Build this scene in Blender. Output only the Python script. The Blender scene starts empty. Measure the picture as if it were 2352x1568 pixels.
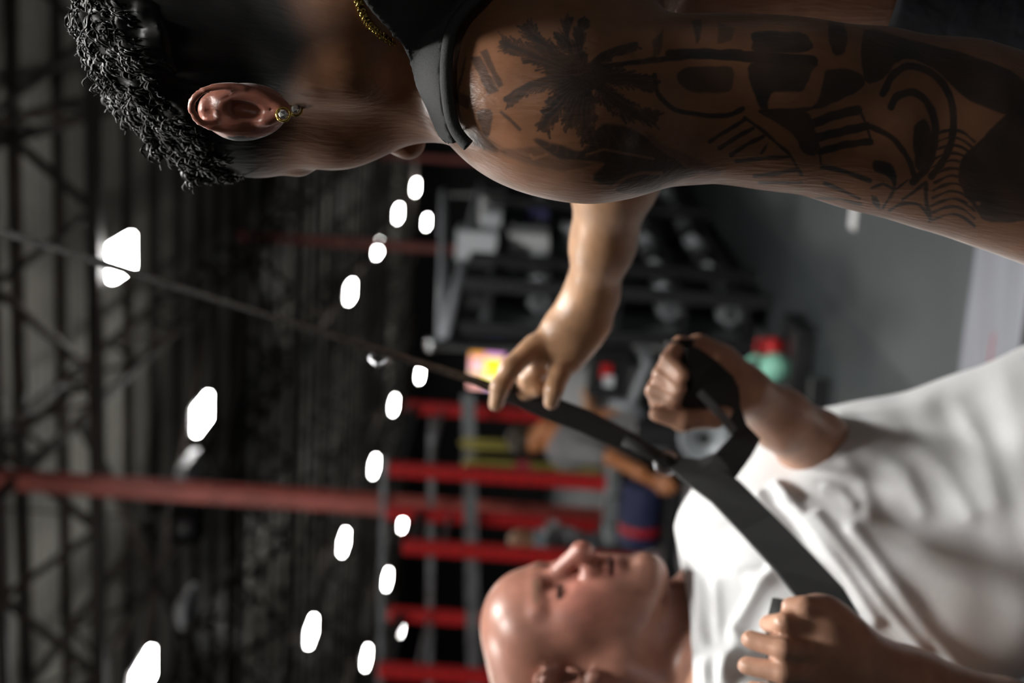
import bpy, bmesh, math, random
import numpy as np
from mathutils import Matrix, Vector

random.seed(7)
rng = np.random.default_rng(7)
SC = bpy.context.scene
COL = SC.collection

# ------------------------------------------------------------------ camera
F = 3267.0                                  # focal length in pixels of the 2352 x 1568 frame (50 mm on 36 mm)
PHI, PSI, TH = math.radians(3.7), math.radians(14.2), math.atan(31 / 3267)
CAM = np.array([0.0, 0.0, 1.4])
W_ = np.array([0, math.cos(TH), math.sin(TH)])
U_ = np.array([0, -math.sin(TH), math.cos(TH)])
R_ = np.array([1.0, 0, 0])
XC = -math.cos(PHI) * U_ + math.sin(PHI) * R_
YC = math.sin(PHI) * U_ + math.cos(PHI) * R_
cd = bpy.data.cameras.new('camera')
cd.lens, cd.sensor_width, cd.sensor_fit = 50.0, 36.0, 'HORIZONTAL'
cd.clip_start, cd.clip_end = 0.05, 200
cd.dof.use_dof = True
cd.dof.focus_distance = 0.875
cd.dof.aperture_fstop = 5.5
cd.dof.aperture_blades = 9
cam = bpy.data.objects.new('camera', cd)
COL.objects.link(cam)
Mx = Matrix.Identity(4)
for i in range(3):
    Mx[i][0], Mx[i][1], Mx[i][2], Mx[i][3] = XC[i], YC[i], -W_[i], CAM[i]
cam.matrix_world = Mx
SC.camera = cam

# ------------------------------------------------------------------ world, exposure
wd = bpy.data.worlds.new('world')
SC.world = wd
wd.use_nodes = True
wd.node_tree.nodes['Background'].inputs[0].default_value = (0.5, 0.55, 0.6, 1)
wd.node_tree.nodes['Background'].inputs[1].default_value = 0.02
SC.view_settings.view_transform = 'Standard'
SC.view_settings.look = 'None'
SC.view_settings.gamma = 1.0
SC.view_settings.use_curve_mapping = False
SC.view_settings.exposure = 0.0
LAMP, LAMP_BOOSTED = 78.0, 92.0              # radiance of the hall's panels and of unseen panels boosted to light the two men
SC.cycles.use_denoising = True
SC.cycles.max_bounces = 4
SC.cycles.diffuse_bounces = 3
SC.cycles.glossy_bounces = 2
SC.cycles.use_adaptive_sampling = True
SC.cycles.adaptive_threshold = 0.06
SC.cycles.sample_clamp_indirect = 6.0


# ------------------------------------------------------------------ helpers
def pt(x, y, D):
    """photo pixel and distance along the view axis -> world point"""
    return CAM + D * (W_ + (x - 1176) / F * XC - (y - 784) / F * YC)


def proj(P):
    q = P - CAM
    d = q @ W_
    return 1176 + F * (q @ XC) / d, 784 - F * (q @ YC) / d, d


SA, CA = math.sin(PSI), math.cos(PSI)


def bl(a, p, z=0.0):
    """building coordinates: a along the hall, p to its right -> world"""
    return np.array([a * SA + p * CA, a * CA - p * SA, z])


def to_bl(q):
    return q[0] * SA + q[1] * CA, q[0] * CA - q[1] * SA


def hit_z(x, y, z):
    r = W_ + (x - 1176) / F * XC - (y - 784) / F * YC
    return CAM + r * ((z - 1.4) / r[2])


def on_p(x, y, p):
    """where the view through a pixel meets the upright plane at p"""
    r = W_ + (x - 1176) / F * XC - (y - 784) / F * YC
    return CAM + r * (p / (r[0] * CA - r[1] * SA))


def tag(o, label=None, cat=None, group=None, kind=None):
    if label: o['label'] = label
    if cat: o['category'] = cat
    if group: o['group'] = group
    if kind: o['kind'] = kind
    return o


def link(o, parent=None):
    COL.objects.link(o)
    if parent is not None:
        o.parent = parent
        if parent.name in WROOT:               # children of these are built in world coordinates
            o.matrix_parent_inverse = WROOT[parent.name]
    return o


WROOT = {}


def wroot(name, loc):
    o = empty(name, loc)
    WROOT[o.name] = Matrix.Translation(-Vector(loc))
    return o


def empty(name, loc=(0, 0, 0), rz=0.0):
    o = bpy.data.objects.new(name, None)
    o.empty_display_size = 0.1
    o.location = loc
    o.rotation_euler = (0, 0, rz)
    return link(o)


def mat(name, col, rough=0.5, metal=0.0, noise=0.0, scale=20.0, bump=0.0, emit=None, es=0.0, coat=0.0, spec=0.5, col2=None, stretch=None):
    m = bpy.data.materials.new(name)
    m.use_nodes = True
    nt = m.node_tree
    b = nt.nodes['Principled BSDF']
    b.inputs['Roughness'].default_value = rough
    b.inputs['Metallic'].default_value = metal
    b.inputs['Specular IOR Level'].default_value = spec
    b.inputs['Coat Weight'].default_value = coat
    b.inputs['Base Color'].default_value = (*col, 1)
    if noise > 0 or bump > 0:
        tc = nt.nodes.new('ShaderNodeTexCoord')
        src = tc.outputs['Object']
        if stretch:
            mp = nt.nodes.new('ShaderNodeMapping')
            mp.inputs['Scale'].default_value = stretch
            nt.links.new(src, mp.inputs[0])
            src = mp.outputs[0]
        n = nt.nodes.new('ShaderNodeTexNoise')
        n.inputs['Scale'].default_value = scale
        n.inputs['Detail'].default_value = 5
        nt.links.new(src, n.inputs['Vector'])
        if noise > 0:
            r = nt.nodes.new('ShaderNodeValToRGB')
            c2 = col2 or tuple(min(1, c * (1 + noise)) for c in col)
            r.color_ramp.elements[0].position = 0.35
            r.color_ramp.elements[1].position = 0.68
            r.color_ramp.elements[0].color = (*[c * (1 - noise * 0.6) for c in col], 1)
            r.color_ramp.elements[1].color = (*c2, 1)
            nt.links.new(n.outputs['Fac'], r.inputs[0])
            nt.links.new(r.outputs[0], b.inputs['Base Color'])
        if bump > 0:
            bp = nt.nodes.new('ShaderNodeBump')
            bp.inputs['Strength'].default_value = bump
            bp.inputs['Distance'].default_value = 0.01
            nt.links.new(n.outputs['Fac'], bp.inputs['Height'])
            nt.links.new(bp.outputs[0], b.inputs['Normal'])
    if emit:
        b.inputs['Emission Color'].default_value = (*emit, 1)
        b.inputs['Emission Strength'].default_value = es
    return m


def mesh_obj(name, verts, faces, m, parent=None, smooth=True):
    me = bpy.data.meshes.new(name)
    if isinstance(faces, np.ndarray) and faces.ndim == 2:
        n, k = faces.shape
        me.vertices.add(len(verts))
        me.vertices.foreach_set('co', np.asarray(verts, dtype=np.float32).ravel())
        me.loops.add(n * k)
        me.loops.foreach_set('vertex_index', faces.astype(np.int32).ravel())
        me.polygons.add(n)
        me.polygons.foreach_set('loop_start', np.arange(0, n * k, k, dtype=np.int32))
        me.update(calc_edges=True)
        me.validate()
    else:
        me.from_pydata([tuple(map(float, v)) for v in verts], [], [tuple(f) for f in faces])
        me.update()
    if smooth and len(me.polygons):
        me.polygons.foreach_set('use_smooth', np.ones(len(me.polygons), dtype=bool))
    if m: me.materials.append(m)
    o = bpy.data.objects.new(name, me)
    return link(o, parent)


class MB:
    """collects simple solids of one part and links them as one mesh"""
    def __init__(self): self.v, self.f = [], []

    def add(self, v, f):
        n = len(self.v)
        self.v += [tuple(map(float, q)) for q in v]
        self.f += [tuple(i + n for i in q) for q in f]
        return self

    def box(self, c, s, M=None):
        c, s = np.array(c, float), np.array(s, float) / 2
        v = [np.array([sx, sy, sz]) * s for sz in (-1, 1) for sy in (-1, 1) for sx in (-1, 1)]
        if M is not None: v = [M @ q for q in v]
        return self.add([c + q for q in v], [(0, 2, 3, 1), (4, 5, 7, 6), (0, 1, 5, 4), (2, 6, 7, 3), (0, 4, 6, 2), (1, 3, 7, 5)])

    def tube(self, pts, rad, n=8, cap=True):
        pts = [np.array(p, float) for p in pts]
        rad = [rad] * len(pts) if np.isscalar(rad) else rad
        v, f = [], []
        up = None
        for i, p in enumerate(pts):
            t = pts[min(i + 1, len(pts) - 1)] - pts[max(i - 1, 0)]
            t = t / (np.linalg.norm(t) + 1e-9)
            if up is None or abs(up @ t) > 0.95:
                up = np.array([0, 0, 1.0]) if abs(t[2]) < 0.9 else np.array([1.0, 0, 0])
            a = np.cross(t, up); a /= np.linalg.norm(a)
            up = np.cross(a, t)
            for k in range(n):
                th = 2 * math.pi * k / n
                v.append(p + rad[i] * (math.cos(th) * a + math.sin(th) * up))
        for i in range(len(pts) - 1):
            for k in range(n):
                f.append((i * n + k, i * n + (k + 1) % n, (i + 1) * n + (k + 1) % n, (i + 1) * n + k))
        if cap:
            f.append(tuple(range(n - 1, -1, -1)))
            f.append(tuple((len(pts) - 1) * n + k for k in range(n)))
        return self.add(v, f)

    def bar(self, a, b, w, h, up=(0, 0, 1)):
        a, b = np.array(a, float), np.array(b, float)
        t = b - a; L = np.linalg.norm(t); t /= L
        up = np.array(up, float)
        if abs(up @ t) > 0.98: up = np.array([CA, -SA, 0])
        s = np.cross(t, up); s /= np.linalg.norm(s)
        u = np.cross(s, t)
        return self.box((a + b) / 2, (w, L, h), np.stack([s, t, u], 1))

    def lathe(self, prof, n=16, M=None, o=(0, 0, 0)):
        o = np.array(o, float)
        v, f = [], []
        for r, z in prof:
            for k in range(n):
                th = 2 * math.pi * k / n
                q = np.array([r * math.cos(th), r * math.sin(th), z])
                v.append(o + (M @ q if M is not None else q))
        for i in range(len(prof) - 1):
            for k in range(n):
                f.append((i * n + k, i * n + (k + 1) % n, (i + 1) * n + (k + 1) % n, (i + 1) * n + k))
        f.append(tuple(range(n - 1, -1, -1)))
        f.append(tuple((len(prof) - 1) * n + k for k in range(n)))
        return self.add(v, f)

    def build(self, name, m, parent=None, smooth=False, bevel=0.0):
        o = mesh_obj(name, self.v, self.f, m, parent, smooth)
        if bevel > 0:
            md = o.modifiers.new('bevel', 'BEVEL')
            md.width, md.segments, md.limit_method = bevel, 2, 'ANGLE'
        return o


ROT = np.array([[CA, SA, 0], [-SA, CA, 0], [0, 0, 1.0]])        # building axes (p, a, z) as columns of the world


def bbox_b(mb, a, p, z, s):
    """box in building coordinates, s = (p, a, z) sizes"""
    return mb.box(bl(a, p, z), s, ROT)


# ------------------------------------------------------------------ implicit bodies
def smin(a, b, k):
    if k <= 0: return np.minimum(a, b)
    h = np.clip(0.5 + 0.5 * (b - a) / k, 0, 1)
    return b * (1 - h) + a * h - k * h * (1 - h)


class SDF:
    def __init__(self): self.p = []

    def cone(self, a, b, r1, r2=None, k=0.015, sub=False, flat=None, fs=1.0):
        a, b = np.array(a, float), np.array(b, float)
        r2 = r1 if r2 is None else r2
        R = max(r1, r2)
        self.p.append(('c', (a, b, r1, r2, flat, fs), k, sub, np.minimum(a, b) - R, np.maximum(a, b) + R))
        return self

    def chain(self, pts, rad, k=0.012, **kw):
        for i in range(len(pts) - 1):
            self.cone(pts[i], pts[i + 1], rad[i], rad[i + 1], k=k, **kw)
        return self

    def ball(self, c, r, k=0.012, sub=False): return self.cone(c, np.array(c, float) + 1e-6, r, r, k, sub)

    def ell(self, c, r, R=None, k=0.02, sub=False):
        c, r = np.array(c, float), np.array(r, float)
        R = np.eye(3) if R is None else R
        m = np.abs(R) @ r
        self.p.append(('e', (c, r, R), k, sub, c - m, c + m))
        return self

    def eval(self, P, off=0.0):
        d = np.full(len(P), 0.12)
        if len(P) > 24000:                         # work through neighbouring blocks so far primitives drop out
            for s0 in range(0, len(P), 12000):
                d[s0:s0 + 12000] = self.eval(P[s0:s0 + 12000], off)
            return d
        plo, phi_ = P.min(0), P.max(0)
        for kind, a, k, sub, lo, hi in self.p:
            m = 0.045 + k + max(off, 0)
            if (plo > hi + m).any() or (phi_ < lo - m).any(): continue
            idx = np.nonzero(np.all((P > lo - m) & (P < hi + m), axis=1))[0]
            if len(idx) == 0: continue
            Q = P[idx]
            if kind == 'c':
                A, B, r1, r2, flat, fs = a
                ba = B - A
                t = np.clip(((Q - A) @ ba) / (ba @ ba + 1e-12), 0, 1)
                v = Q - A - t[:, None] * ba
                if flat is not None:
                    v = v + ((v @ flat) * (1 / fs - 1))[:, None] * flat
                    dp = (np.linalg.norm(v, axis=1) - (r1 + (r2 - r1) * t)) * min(fs, 1.0)
                else:
                    dp = np.linalg.norm(v, axis=1) - (r1 + (r2 - r1) * t)
            else:
                c, r, R = a
                q = (Q - c) @ R
                k0 = np.linalg.norm(q / r, axis=1) + 1e-9
                k1 = np.linalg.norm(q / (r * r), axis=1) + 1e-9
                dp = k0 * (k0 - 1) / k1
            if sub: d[idx] = -smin(-d[idx], dp, k)
            else: d[idx] = smin(d[idx], dp, k)
        return d

    def bounds(self):
        lo = np.min([q[4] for q in self.p if not q[3]], axis=0)
        hi = np.max([q[5] for q in self.p if not q[3]], axis=0)
        return lo, hi


def polygonise(fn, lo, hi, h, B=5, smooth=1):
    """naive surface nets of fn(P) < 0 on a grid of step h, evaluated only near the surface"""
    lo, hi = np.array(lo) - 3 * h, np.array(hi) + 3 * h
    nb = np.ceil((hi - lo) / (h * B)).astype(int) + 1
    g = [np.arange(n) for n in nb]
    I = np.stack(np.meshgrid(*g, indexing='ij'), -1).reshape(-1, 3)
    cc = lo + (I + 0.5) * h * B - 0.5 * h
    dc = fn(cc)
    coarse = dc.reshape(nb)
    act = np.abs(dc) < B * h * 1.15 + 0.002
    vol = coarse.repeat(B, 0).repeat(B, 1).repeat(B, 2).astype(np.float32)
    off = np.stack(np.meshgrid(*[np.arange(B)] * 3, indexing='ij'), -1).reshape(-1, 3)
    J = (I[act][:, None, :] * B + off[None]).reshape(-1, 3)
    for s in range(0, len(J), 400000):
        j = J[s:s + 400000]
        vol[j[:, 0], j[:, 1], j[:, 2]] = fn(lo + j * h)
    s = vol < 0
    a = s[:-1, :-1, :-1].astype(np.int8)
    for o in [(0, 0, 1), (0, 1, 0), (0, 1, 1), (1, 0, 0), (1, 0, 1), (1, 1, 0), (1, 1, 1)]:
        a = a + s[o[0]:s.shape[0] - 1 + o[0], o[1]:s.shape[1] - 1 + o[1], o[2]:s.shape[2] - 1 + o[2]]
    cells = np.stack(np.nonzero((a > 0) & (a < 8)), -1)
    cid = np.full(a.shape, -1, np.int32)
    cid[cells[:, 0], cells[:, 1], cells[:, 2]] = np.arange(len(cells))
    corner = np.array([[i >> 2 & 1, i >> 1 & 1, i & 1] for i in range(8)])
    cv = np.stack([vol[cells[:, 0] + c[0], cells[:, 1] + c[1], cells[:, 2] + c[2]] for c in corner], 1)
    acc, cnt = np.zeros((len(cells), 3)), np.zeros(len(cells))
    for i in range(8):
        for j in range(i + 1, 8):
            if np.abs(corner[i] - corner[j]).sum() != 1: continue
            x = (cv[:, i] < 0) != (cv[:, j] < 0)
            t = cv[x, i] / (cv[x, i] - cv[x, j])
            acc[x] += corner[i] + t[:, None] * (corner[j] - corner[i])
            cnt[x] += 1
    V = lo + (cells + acc / cnt[:, None]) * h
    quads = []
    for ax in range(3):
        b, c = (ax + 1) % 3, (ax + 2) % 3
        s0 = [slice(None)] * 3; s1 = [slice(None)] * 3
        s0[ax] = slice(0, -1); s1[ax] = slice(1, None)
        E = np.stack(np.nonzero(s[tuple(s0)] != s[tuple(s1)]), -1)
        E = E[(E[:, b] > 0) & (E[:, c] > 0) & (E[:, b] < a.shape[b]) & (E[:, c] < a.shape[c])]
        inside = s[E[:, 0], E[:, 1], E[:, 2]]
        q = []
        for db, dc_ in ((0, 0), (-1, 0), (-1, -1), (0, -1)):
            e = E.copy(); e[:, b] += db; e[:, c] += dc_
            q.append(cid[e[:, 0], e[:, 1], e[:, 2]])
        q = np.stack(q, 1)
        q[~inside] = q[~inside][:, ::-1]
        quads.append(q)
    Q = np.concatenate(quads)
    Q = Q[(Q >= 0).all(1)]
    V = relax(V, Q, smooth)
    return V, Q


def relax(V, Q, it, lam=0.5):
    n = len(V)
    for _ in range(it):
        acc = np.zeros_like(V); cnt = np.zeros(n)
        for i in range(4):
            j = (i + 1) % 4
            for p, q in ((i, j), (j, i)):
                for k in range(3):
                    acc[:, k] += np.bincount(Q[:, p], V[Q[:, q], k], n)
                cnt += np.bincount(Q[:, p], minlength=n)
        V = V + lam * (acc / np.maximum(cnt, 1)[:, None] - V)
    return V


def edge_smooth(V, Q, it=14):
    """evens out the open border of a cut cloth"""
    E = np.concatenate([Q[:, [i, (i + 1) % 4]] for i in range(4)])
    key = np.sort(E, 1)
    u, inv, cnt = np.unique(key, axis=0, return_inverse=True, return_counts=True)
    b = u[cnt == 1]
    V = V.copy()
    deg = np.bincount(b.ravel(), minlength=len(V))
    idx = np.nonzero(deg == 2)[0]
    for _ in range(it):
        acc = np.zeros_like(V)
        for p, q in ((0, 1), (1, 0)):
            np.add.at(acc, b[:, p], V[b[:, q]])
        V[idx] = V[idx] * .4 + .6 * acc[idx] / 2
    return V


def refine(V, Q, fm, S, n=3):
    """splits the faces fm into n x n and drops the new points onto the surface of S"""
    q = Q[fm]
    t = np.linspace(0, 1, n + 1)
    A, B, C, D = V[q[:, 0]], V[q[:, 1]], V[q[:, 2]], V[q[:, 3]]
    G = [[(A * (1 - a) + B * a) * (1 - b) + (D * (1 - a) + C * a) * b for b in t] for a in t]
    P = np.stack([g for r in G for g in r], 1).reshape(-1, 3)
    key = np.round(P / 2e-5).astype(np.int64)
    _, first, inv = np.unique(key, axis=0, return_index=True, return_inverse=True)
    inv = inv.reshape(-1)
    U = P[first]
    order = np.argsort((U[:, 2] // .03) * 1e6 + (U[:, 0] // .03) * 1e3 + U[:, 1], kind='stable')
    e = 4e-4
    for _ in range(2):
        d0 = S.eval(U[order])
        g = np.stack([S.eval(U[order] + np.eye(3)[k] * e) - d0 for k in range(3)], 1) / e
        g /= (g ** 2).sum(1)[:, None] + 1e-6
        st = -d0[:, None] * g
        ln = np.linalg.norm(st, axis=1)[:, None]
        U[order] += st * np.minimum(1, .0015 / (ln + 1e-9))
    m = (n + 1) ** 2
    I = inv.reshape(-1, m)
    quads = [I[:, [i * (n + 1) + j, (i + 1) * (n + 1) + j, (i + 1) * (n + 1) + j + 1, i * (n + 1) + j + 1]] for i in range(n) for j in range(n)]
    q2 = np.concatenate(quads)
    rest = Q[~fm]
    used = np.zeros(len(V), bool); used[rest.ravel()] = True
    re = np.cumsum(used) - 1
    return np.concatenate([V[used], U]), np.concatenate([re[rest], q2 + used.sum()])


def normals(V, Q):
    fn = np.cross(V[Q[:, 2]] - V[Q[:, 0]], V[Q[:, 3]] - V[Q[:, 1]])
    N = np.zeros_like(V)
    for i in range(4):
        for k in range(3):
            N[:, k] += np.bincount(Q[:, i], fn[:, k], len(V))
    return N / (np.linalg.norm(N, axis=1)[:, None] + 1e-12)


def keep(V, Q, m):
    """faces whose vertices all satisfy m"""
    Q = Q[m[Q].all(1)]
    used = np.zeros(len(V), bool); used[Q.ravel()] = True
    re = np.cumsum(used) - 1
    return V[used], re[Q], used


def inpoly(x, y, poly):
    r = np.zeros(len(x), bool)
    n = len(poly)
    for i in range(n):
        x1, y1 = poly[i]; x2, y2 = poly[(i + 1) % n]
        if y1 == y2: continue
        c = ((y1 > y) != (y2 > y)) & (x < (x2 - x1) * (y - y1) / (y2 - y1) + x1)
        r ^= c
    return r


def segdist(x, y, pts):
    d = np.full(len(x), 1e9)
    for (x1, y1), (x2, y2) in zip(pts[:-1], pts[1:]):
        dx, dy = x2 - x1, y2 - y1
        t = np.clip(((x - x1) * dx + (y - y1) * dy) / (dx * dx + dy * dy + 1e-9), 0, 1)
        d = np.minimum(d, np.hypot(x - x1 - t * dx, y - y1 - t * dy))
    return d


def sstep(a, b, x):
    t = np.clip((x - a) / (b - a), 0, 1)
    return t * t * (3 - 2 * t)


def wob(P, s, seed=0):
    """cheap smooth noise, about -1..1"""
    r = np.random.default_rng(seed)
    o = np.zeros(len(P))
    for i in range(7):
        w = r.normal(size=3); w /= np.linalg.norm(w)
        o += np.sin(P @ w * s * (0.7 + 0.9 * r.random()) + r.random() * 6.28)
    return o / 3.2


def set_col(o, C, matt=None):
    """vertex colour; alpha holds how matt the surface is (clipped hair)"""
    matt = np.zeros(len(C)) if matt is None else matt
    at = o.data.attributes.new('skin', 'FLOAT_COLOR', 'POINT')
    at.data.foreach_set('color', np.c_[np.clip(C, 0, 1), matt].astype(np.float32).ravel())


def skin_mat(name, rough=0.42, sss=0.06, bump=0.12, scale=420, stretch=None, spec=0.5, sheen=0.0):
    m = bpy.data.materials.new(name)
    m.use_nodes = True
    nt = m.node_tree
    b = nt.nodes['Principled BSDF']
    a = nt.nodes.new('ShaderNodeAttribute'); a.attribute_name = 'skin'
    tc = nt.nodes.new('ShaderNodeTexCoord')
    n = nt.nodes.new('ShaderNodeTexNoise'); n.inputs['Scale'].default_value = 45; n.inputs['Detail'].default_value = 6
    nt.links.new(tc.outputs['Object'], n.inputs['Vector'])
    mr = nt.nodes.new('ShaderNodeMapRange')
    mr.inputs['From Min'].default_value, mr.inputs['From Max'].default_value = 0.3, 0.7
    mr.inputs['To Min'].default_value, mr.inputs['To Max'].default_value = 0.82, 1.15
    nt.links.new(n.outputs['Fac'], mr.inputs['Value'])
    mx = nt.nodes.new('ShaderNodeVectorMath'); mx.operation = 'SCALE'
    nt.links.new(a.outputs['Color'], mx.inputs[0]); nt.links.new(mr.outputs[0], mx.inputs['Scale'])
    nt.links.new(mx.outputs[0], b.inputs['Base Color'])
    for inp, v0, v1 in (('Roughness', rough, 0.85), ('Specular IOR Level', spec, 0.08)):
        r_ = nt.nodes.new('ShaderNodeMapRange')
        r_.inputs['To Min'].default_value, r_.inputs['To Max'].default_value = v0, v1
        nt.links.new(a.outputs['Alpha'], r_.inputs['Value']); nt.links.new(r_.outputs[0], b.inputs[inp])
    b.inputs['Sheen Weight'].default_value = sheen
    b.inputs['Sheen Roughness'].default_value = 0.45
    b.inputs['Subsurface Weight'].default_value = 0.0
    b.inputs['Subsurface Radius'].default_value = (1.0, 0.35, 0.2)
    b.inputs['Subsurface Scale'].default_value = 0.006
    src = tc.outputs['Object']
    if stretch:
        mp = nt.nodes.new('ShaderNodeMapping')
        mp.inputs['Rotation'].default_value = (0.5, 0.65, 0.2)
        mp.inputs['Scale'].default_value = stretch
        nt.links.new(src, mp.inputs[0]); src = mp.outputs[0]
    n2 = nt.nodes.new('ShaderNodeTexNoise'); n2.inputs['Scale'].default_value = scale; n2.inputs['Detail'].default_value = 3
    nt.links.new(src, n2.inputs['Vector'])
    bp = nt.nodes.new('ShaderNodeBump'); bp.inputs['Strength'].default_value = bump; bp.inputs['Distance'].default_value = 0.002
    nt.links.new(n2.outputs['Fac'], bp.inputs['Height'])
    nt.links.new(bp.outputs[0], b.inputs['Normal'])
    return m


def frame(f, roll=0.0):
    """columns: right, forward, up of a head looking along f"""
    f = np.array(f, float); f /= np.linalg.norm(f)
    r = np.cross(f, [0, 0, 1.0]); r /= np.linalg.norm(r)
    u = np.cross(r, f)
    c, s = math.cos(roll), math.sin(roll)
    return np.stack([c * r + s * u, f, c * u - s * r], 1)


def head(S, R, o, sc=1.0, top=0.0, ears=(1, -1), earsize=1.0, jaw=1.0, nose=1.0, eary=-0.012, chin=0.0):
    """adds a head to S: o is the point between the ears, R = right/forward/up"""
    L = lambda *q: o + sc * (R @ np.array(q, float))
    e = lambda c, r, k, sub=False: S.ell(L(*c), np.array(r) * sc, R, k * sc, sub)
    b = lambda c, r, k, sub=False: S.ball(L(*c), r * sc, k * sc, sub)
    cn = lambda a, q, r1, r2, k, sub=False: S.cone(L(*a), L(*q), r1 * sc, r2 * sc, k * sc, sub)
    e((0, -0.014, 0.040 + top * .4), (0.077, 0.099, 0.082 + top), 0.02)
    e((0, 0.040, 0.035), (0.066, 0.052, 0.056), 0.03)             # forehead
    e((0, 0.034, -0.030), (0.060, 0.058, 0.072), 0.03)            # face
    for s in (-1, 1):
        cn((s * .055, 0.0, -0.04), (s * .052, 0.008, -0.062), 0.018, 0.017, 0.03)
        cn((s * .052 * jaw, 0.008, -0.062), (s * .014, 0.074, -0.100), 0.017, 0.018, 0.025)
        b((s * .044, 0.060, -0.016), 0.020, 0.035)                # cheekbone
        e((s * .036, 0.056, -0.048), (0.020, 0.028, 0.034), 0.035)  # cheek
        b((s * .033, 0.104, 0.002), 0.0175, 0.010, True)           # eye socket
        b((s * .032, 0.080, 0.001), 0.0128, 0.005)                # lid
        cn((s * .012, 0.088, 0.022), (s * .046, 0.076, 0.024), 0.0095, 0.008, 0.012)   # brow ridge
        b((s * .0135 * nose, 0.099, -0.036), 0.0092, 0.005)       # nostril wing
        b((s * .007, 0.104, -0.0445), 0.0042, 0.003, True)
    e((0, 0.068, -0.062), (0.034, 0.026, 0.034), 0.03)            # muzzle
    b((0, 0.078 + chin, -0.099), 0.018, 0.022)                            # chin
    cn((0, 0.088, 0.012), (0, 0.1115 * nose, -0.030), 0.0085, 0.0115, 0.008)
    b((0, 0.1125 * nose, -0.032), 0.0115, 0.006)
    e((0, 0.089 + chin * .4, -0.056), (0.021, 0.012, 0.0065), 0.006)
    e((0, 0.087 + chin * .4, -0.069), (0.019, 0.012, 0.0075), 0.006)
    e((0, 0.1, -0.0625), (0.026, 0.010, 0.0014), 0.002, True)
    e((0, 0.102 + chin * .5, -0.083), (0.02, 0.008, 0.005), 0.010, True)
    cn((0, 0.094, -0.046), (0, 0.096, -0.050), 0.003, 0.003, 0.006, True)
    for s in ears:
        if earsize <= 0: continue
        ear(S, lambda y, z, x: L(s * (0.072 + x * earsize), eary + y * earsize, 0.0 + z * earsize), sc * earsize)
    return L


def smooth_pts(p, n=4):
    """Catmull-Rom through p"""
    p = [np.array(q, float) for q in p]
    p = [2 * p[0] - p[1]] + p + [2 * p[-1] - p[-2]]
    o = []
    for i in range(1, len(p) - 2):
        for k in range(n):
            t = k / n
            o.append(.5 * (2 * p[i] + (p[i + 1] - p[i - 1]) * t + (2 * p[i - 1] - 5 * p[i] + 4 * p[i + 1] - p[i + 2]) * t * t + (3 * p[i] - p[i - 1] - 3 * p[i + 1] + p[i + 2]) * t ** 3))
    return o + [p[-2]]


def ear_turned(S, E):
    """ear seen along its out axis, wide open to the side; E(forward, up, out) -> world"""
    rim = smooth_pts([(.004, .001, .001), (.010, .008, .004), (.0125, .018, .007), (.009, .028, .010), (.001, .033, .013), (-.007, .028, .016), (-.0112, .016, .018), (-.0115, .003, .018), (-.0085, -.009, .016), (-.004, -.018, .013), (.001, -.024, .011)])
    S.chain([E(*q) for q in rim], list(np.interp(np.arange(len(rim)), [0, 8, 30, 36, len(rim) - 1], [.0018, .0022, .0022, .0034, .0042])), k=.0018)
    S.ball(E(.002, -.023, .009), .0052, .003)
    shell = smooth_pts([(.006, .022, -.002), (-.002, .024, .001), (-.007, .012, .005), (-.007, -.002, .005), (-.003, -.014, .003)])
    S.chain([E(*q) for q in shell], [.0045] * len(shell), k=.006)
    S.chain([E(*q) for q in smooth_pts([(.002, .0, -.008), (.001, .010, -.006), (0, -.012, -.004)])], [.010] * 9, k=.012)
    anti = smooth_pts([(-.002, .016, .0125), (-.0045, .008, .0145), (-.005, -.001, .0145), (-.0035, -.008, .013), (.0, -.014, .0115)])
    S.chain([E(*q) for q in anti], [.0016] * len(anti), k=.002)
    S.chain([E(*q) for q in smooth_pts([(-.001, .014, .0125), (.003, .017, .0085), (.005, .020, .006)])], [.0014] * 9, k=.002)
    S.chain([E(*q) for q in smooth_pts([(.006, -.006, .007), (.008, -.012, .009), (.006, -.019, .010)])], [.0028] * 9, k=.003)
    S.cone(E(.003, -.006, .010), E(.001, .004, .010), .0042, .0048, k=.003, sub=True)
    S.cone(E(.004, .022, .009), E(-.004, .024, .012), .003, .003, k=.003, sub=True)


def ear(S, E, sc):
    """E(forward, up, out) -> world; helix, antihelix, tragus, lobe"""
    rim = [(.012, .010, .004), (.017, .022, .010), (.010, .033, .014), (-.003, .036, .018), (-.015, .028, .022), (-.020, .012, .024),
           (-.019, -.004, .022), (-.012, -.017, .017), (-.004, -.026, .012), (.004, -.031, .009)]
    S.chain([E(*q) for q in rim], [.0028 * sc] * 3 + [.0032 * sc] * 5 + [.0045 * sc, .0052 * sc], k=.003 * sc)
    S.ball(E(.003, -.027, .008), .0062 * sc, .004 * sc)
    back = [(.006, .022, .004), (-.006, .026, .009), (-.013, .014, .011), (-.013, -.002, .010), (-.006, -.016, .007)]
    S.chain([E(*q) for q in back], [.0045 * sc] * 5, k=.010 * sc)
    anti = [(.002, .024, .012), (-.006, .014, .0165), (-.009, .002, .0165), (-.005, -.010, .013), (.001, -.014, .011)]
    S.chain([E(*q) for q in anti], [.0026 * sc] * 5, k=.0035 * sc)
    S.cone(E(.010, -.004, .006), E(.009, -.012, .008), .0045 * sc, .004 * sc, k=.005 * sc)
    S.ball(E(.001, -.002, .010), .0052 * sc, .004 * sc, True)

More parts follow.
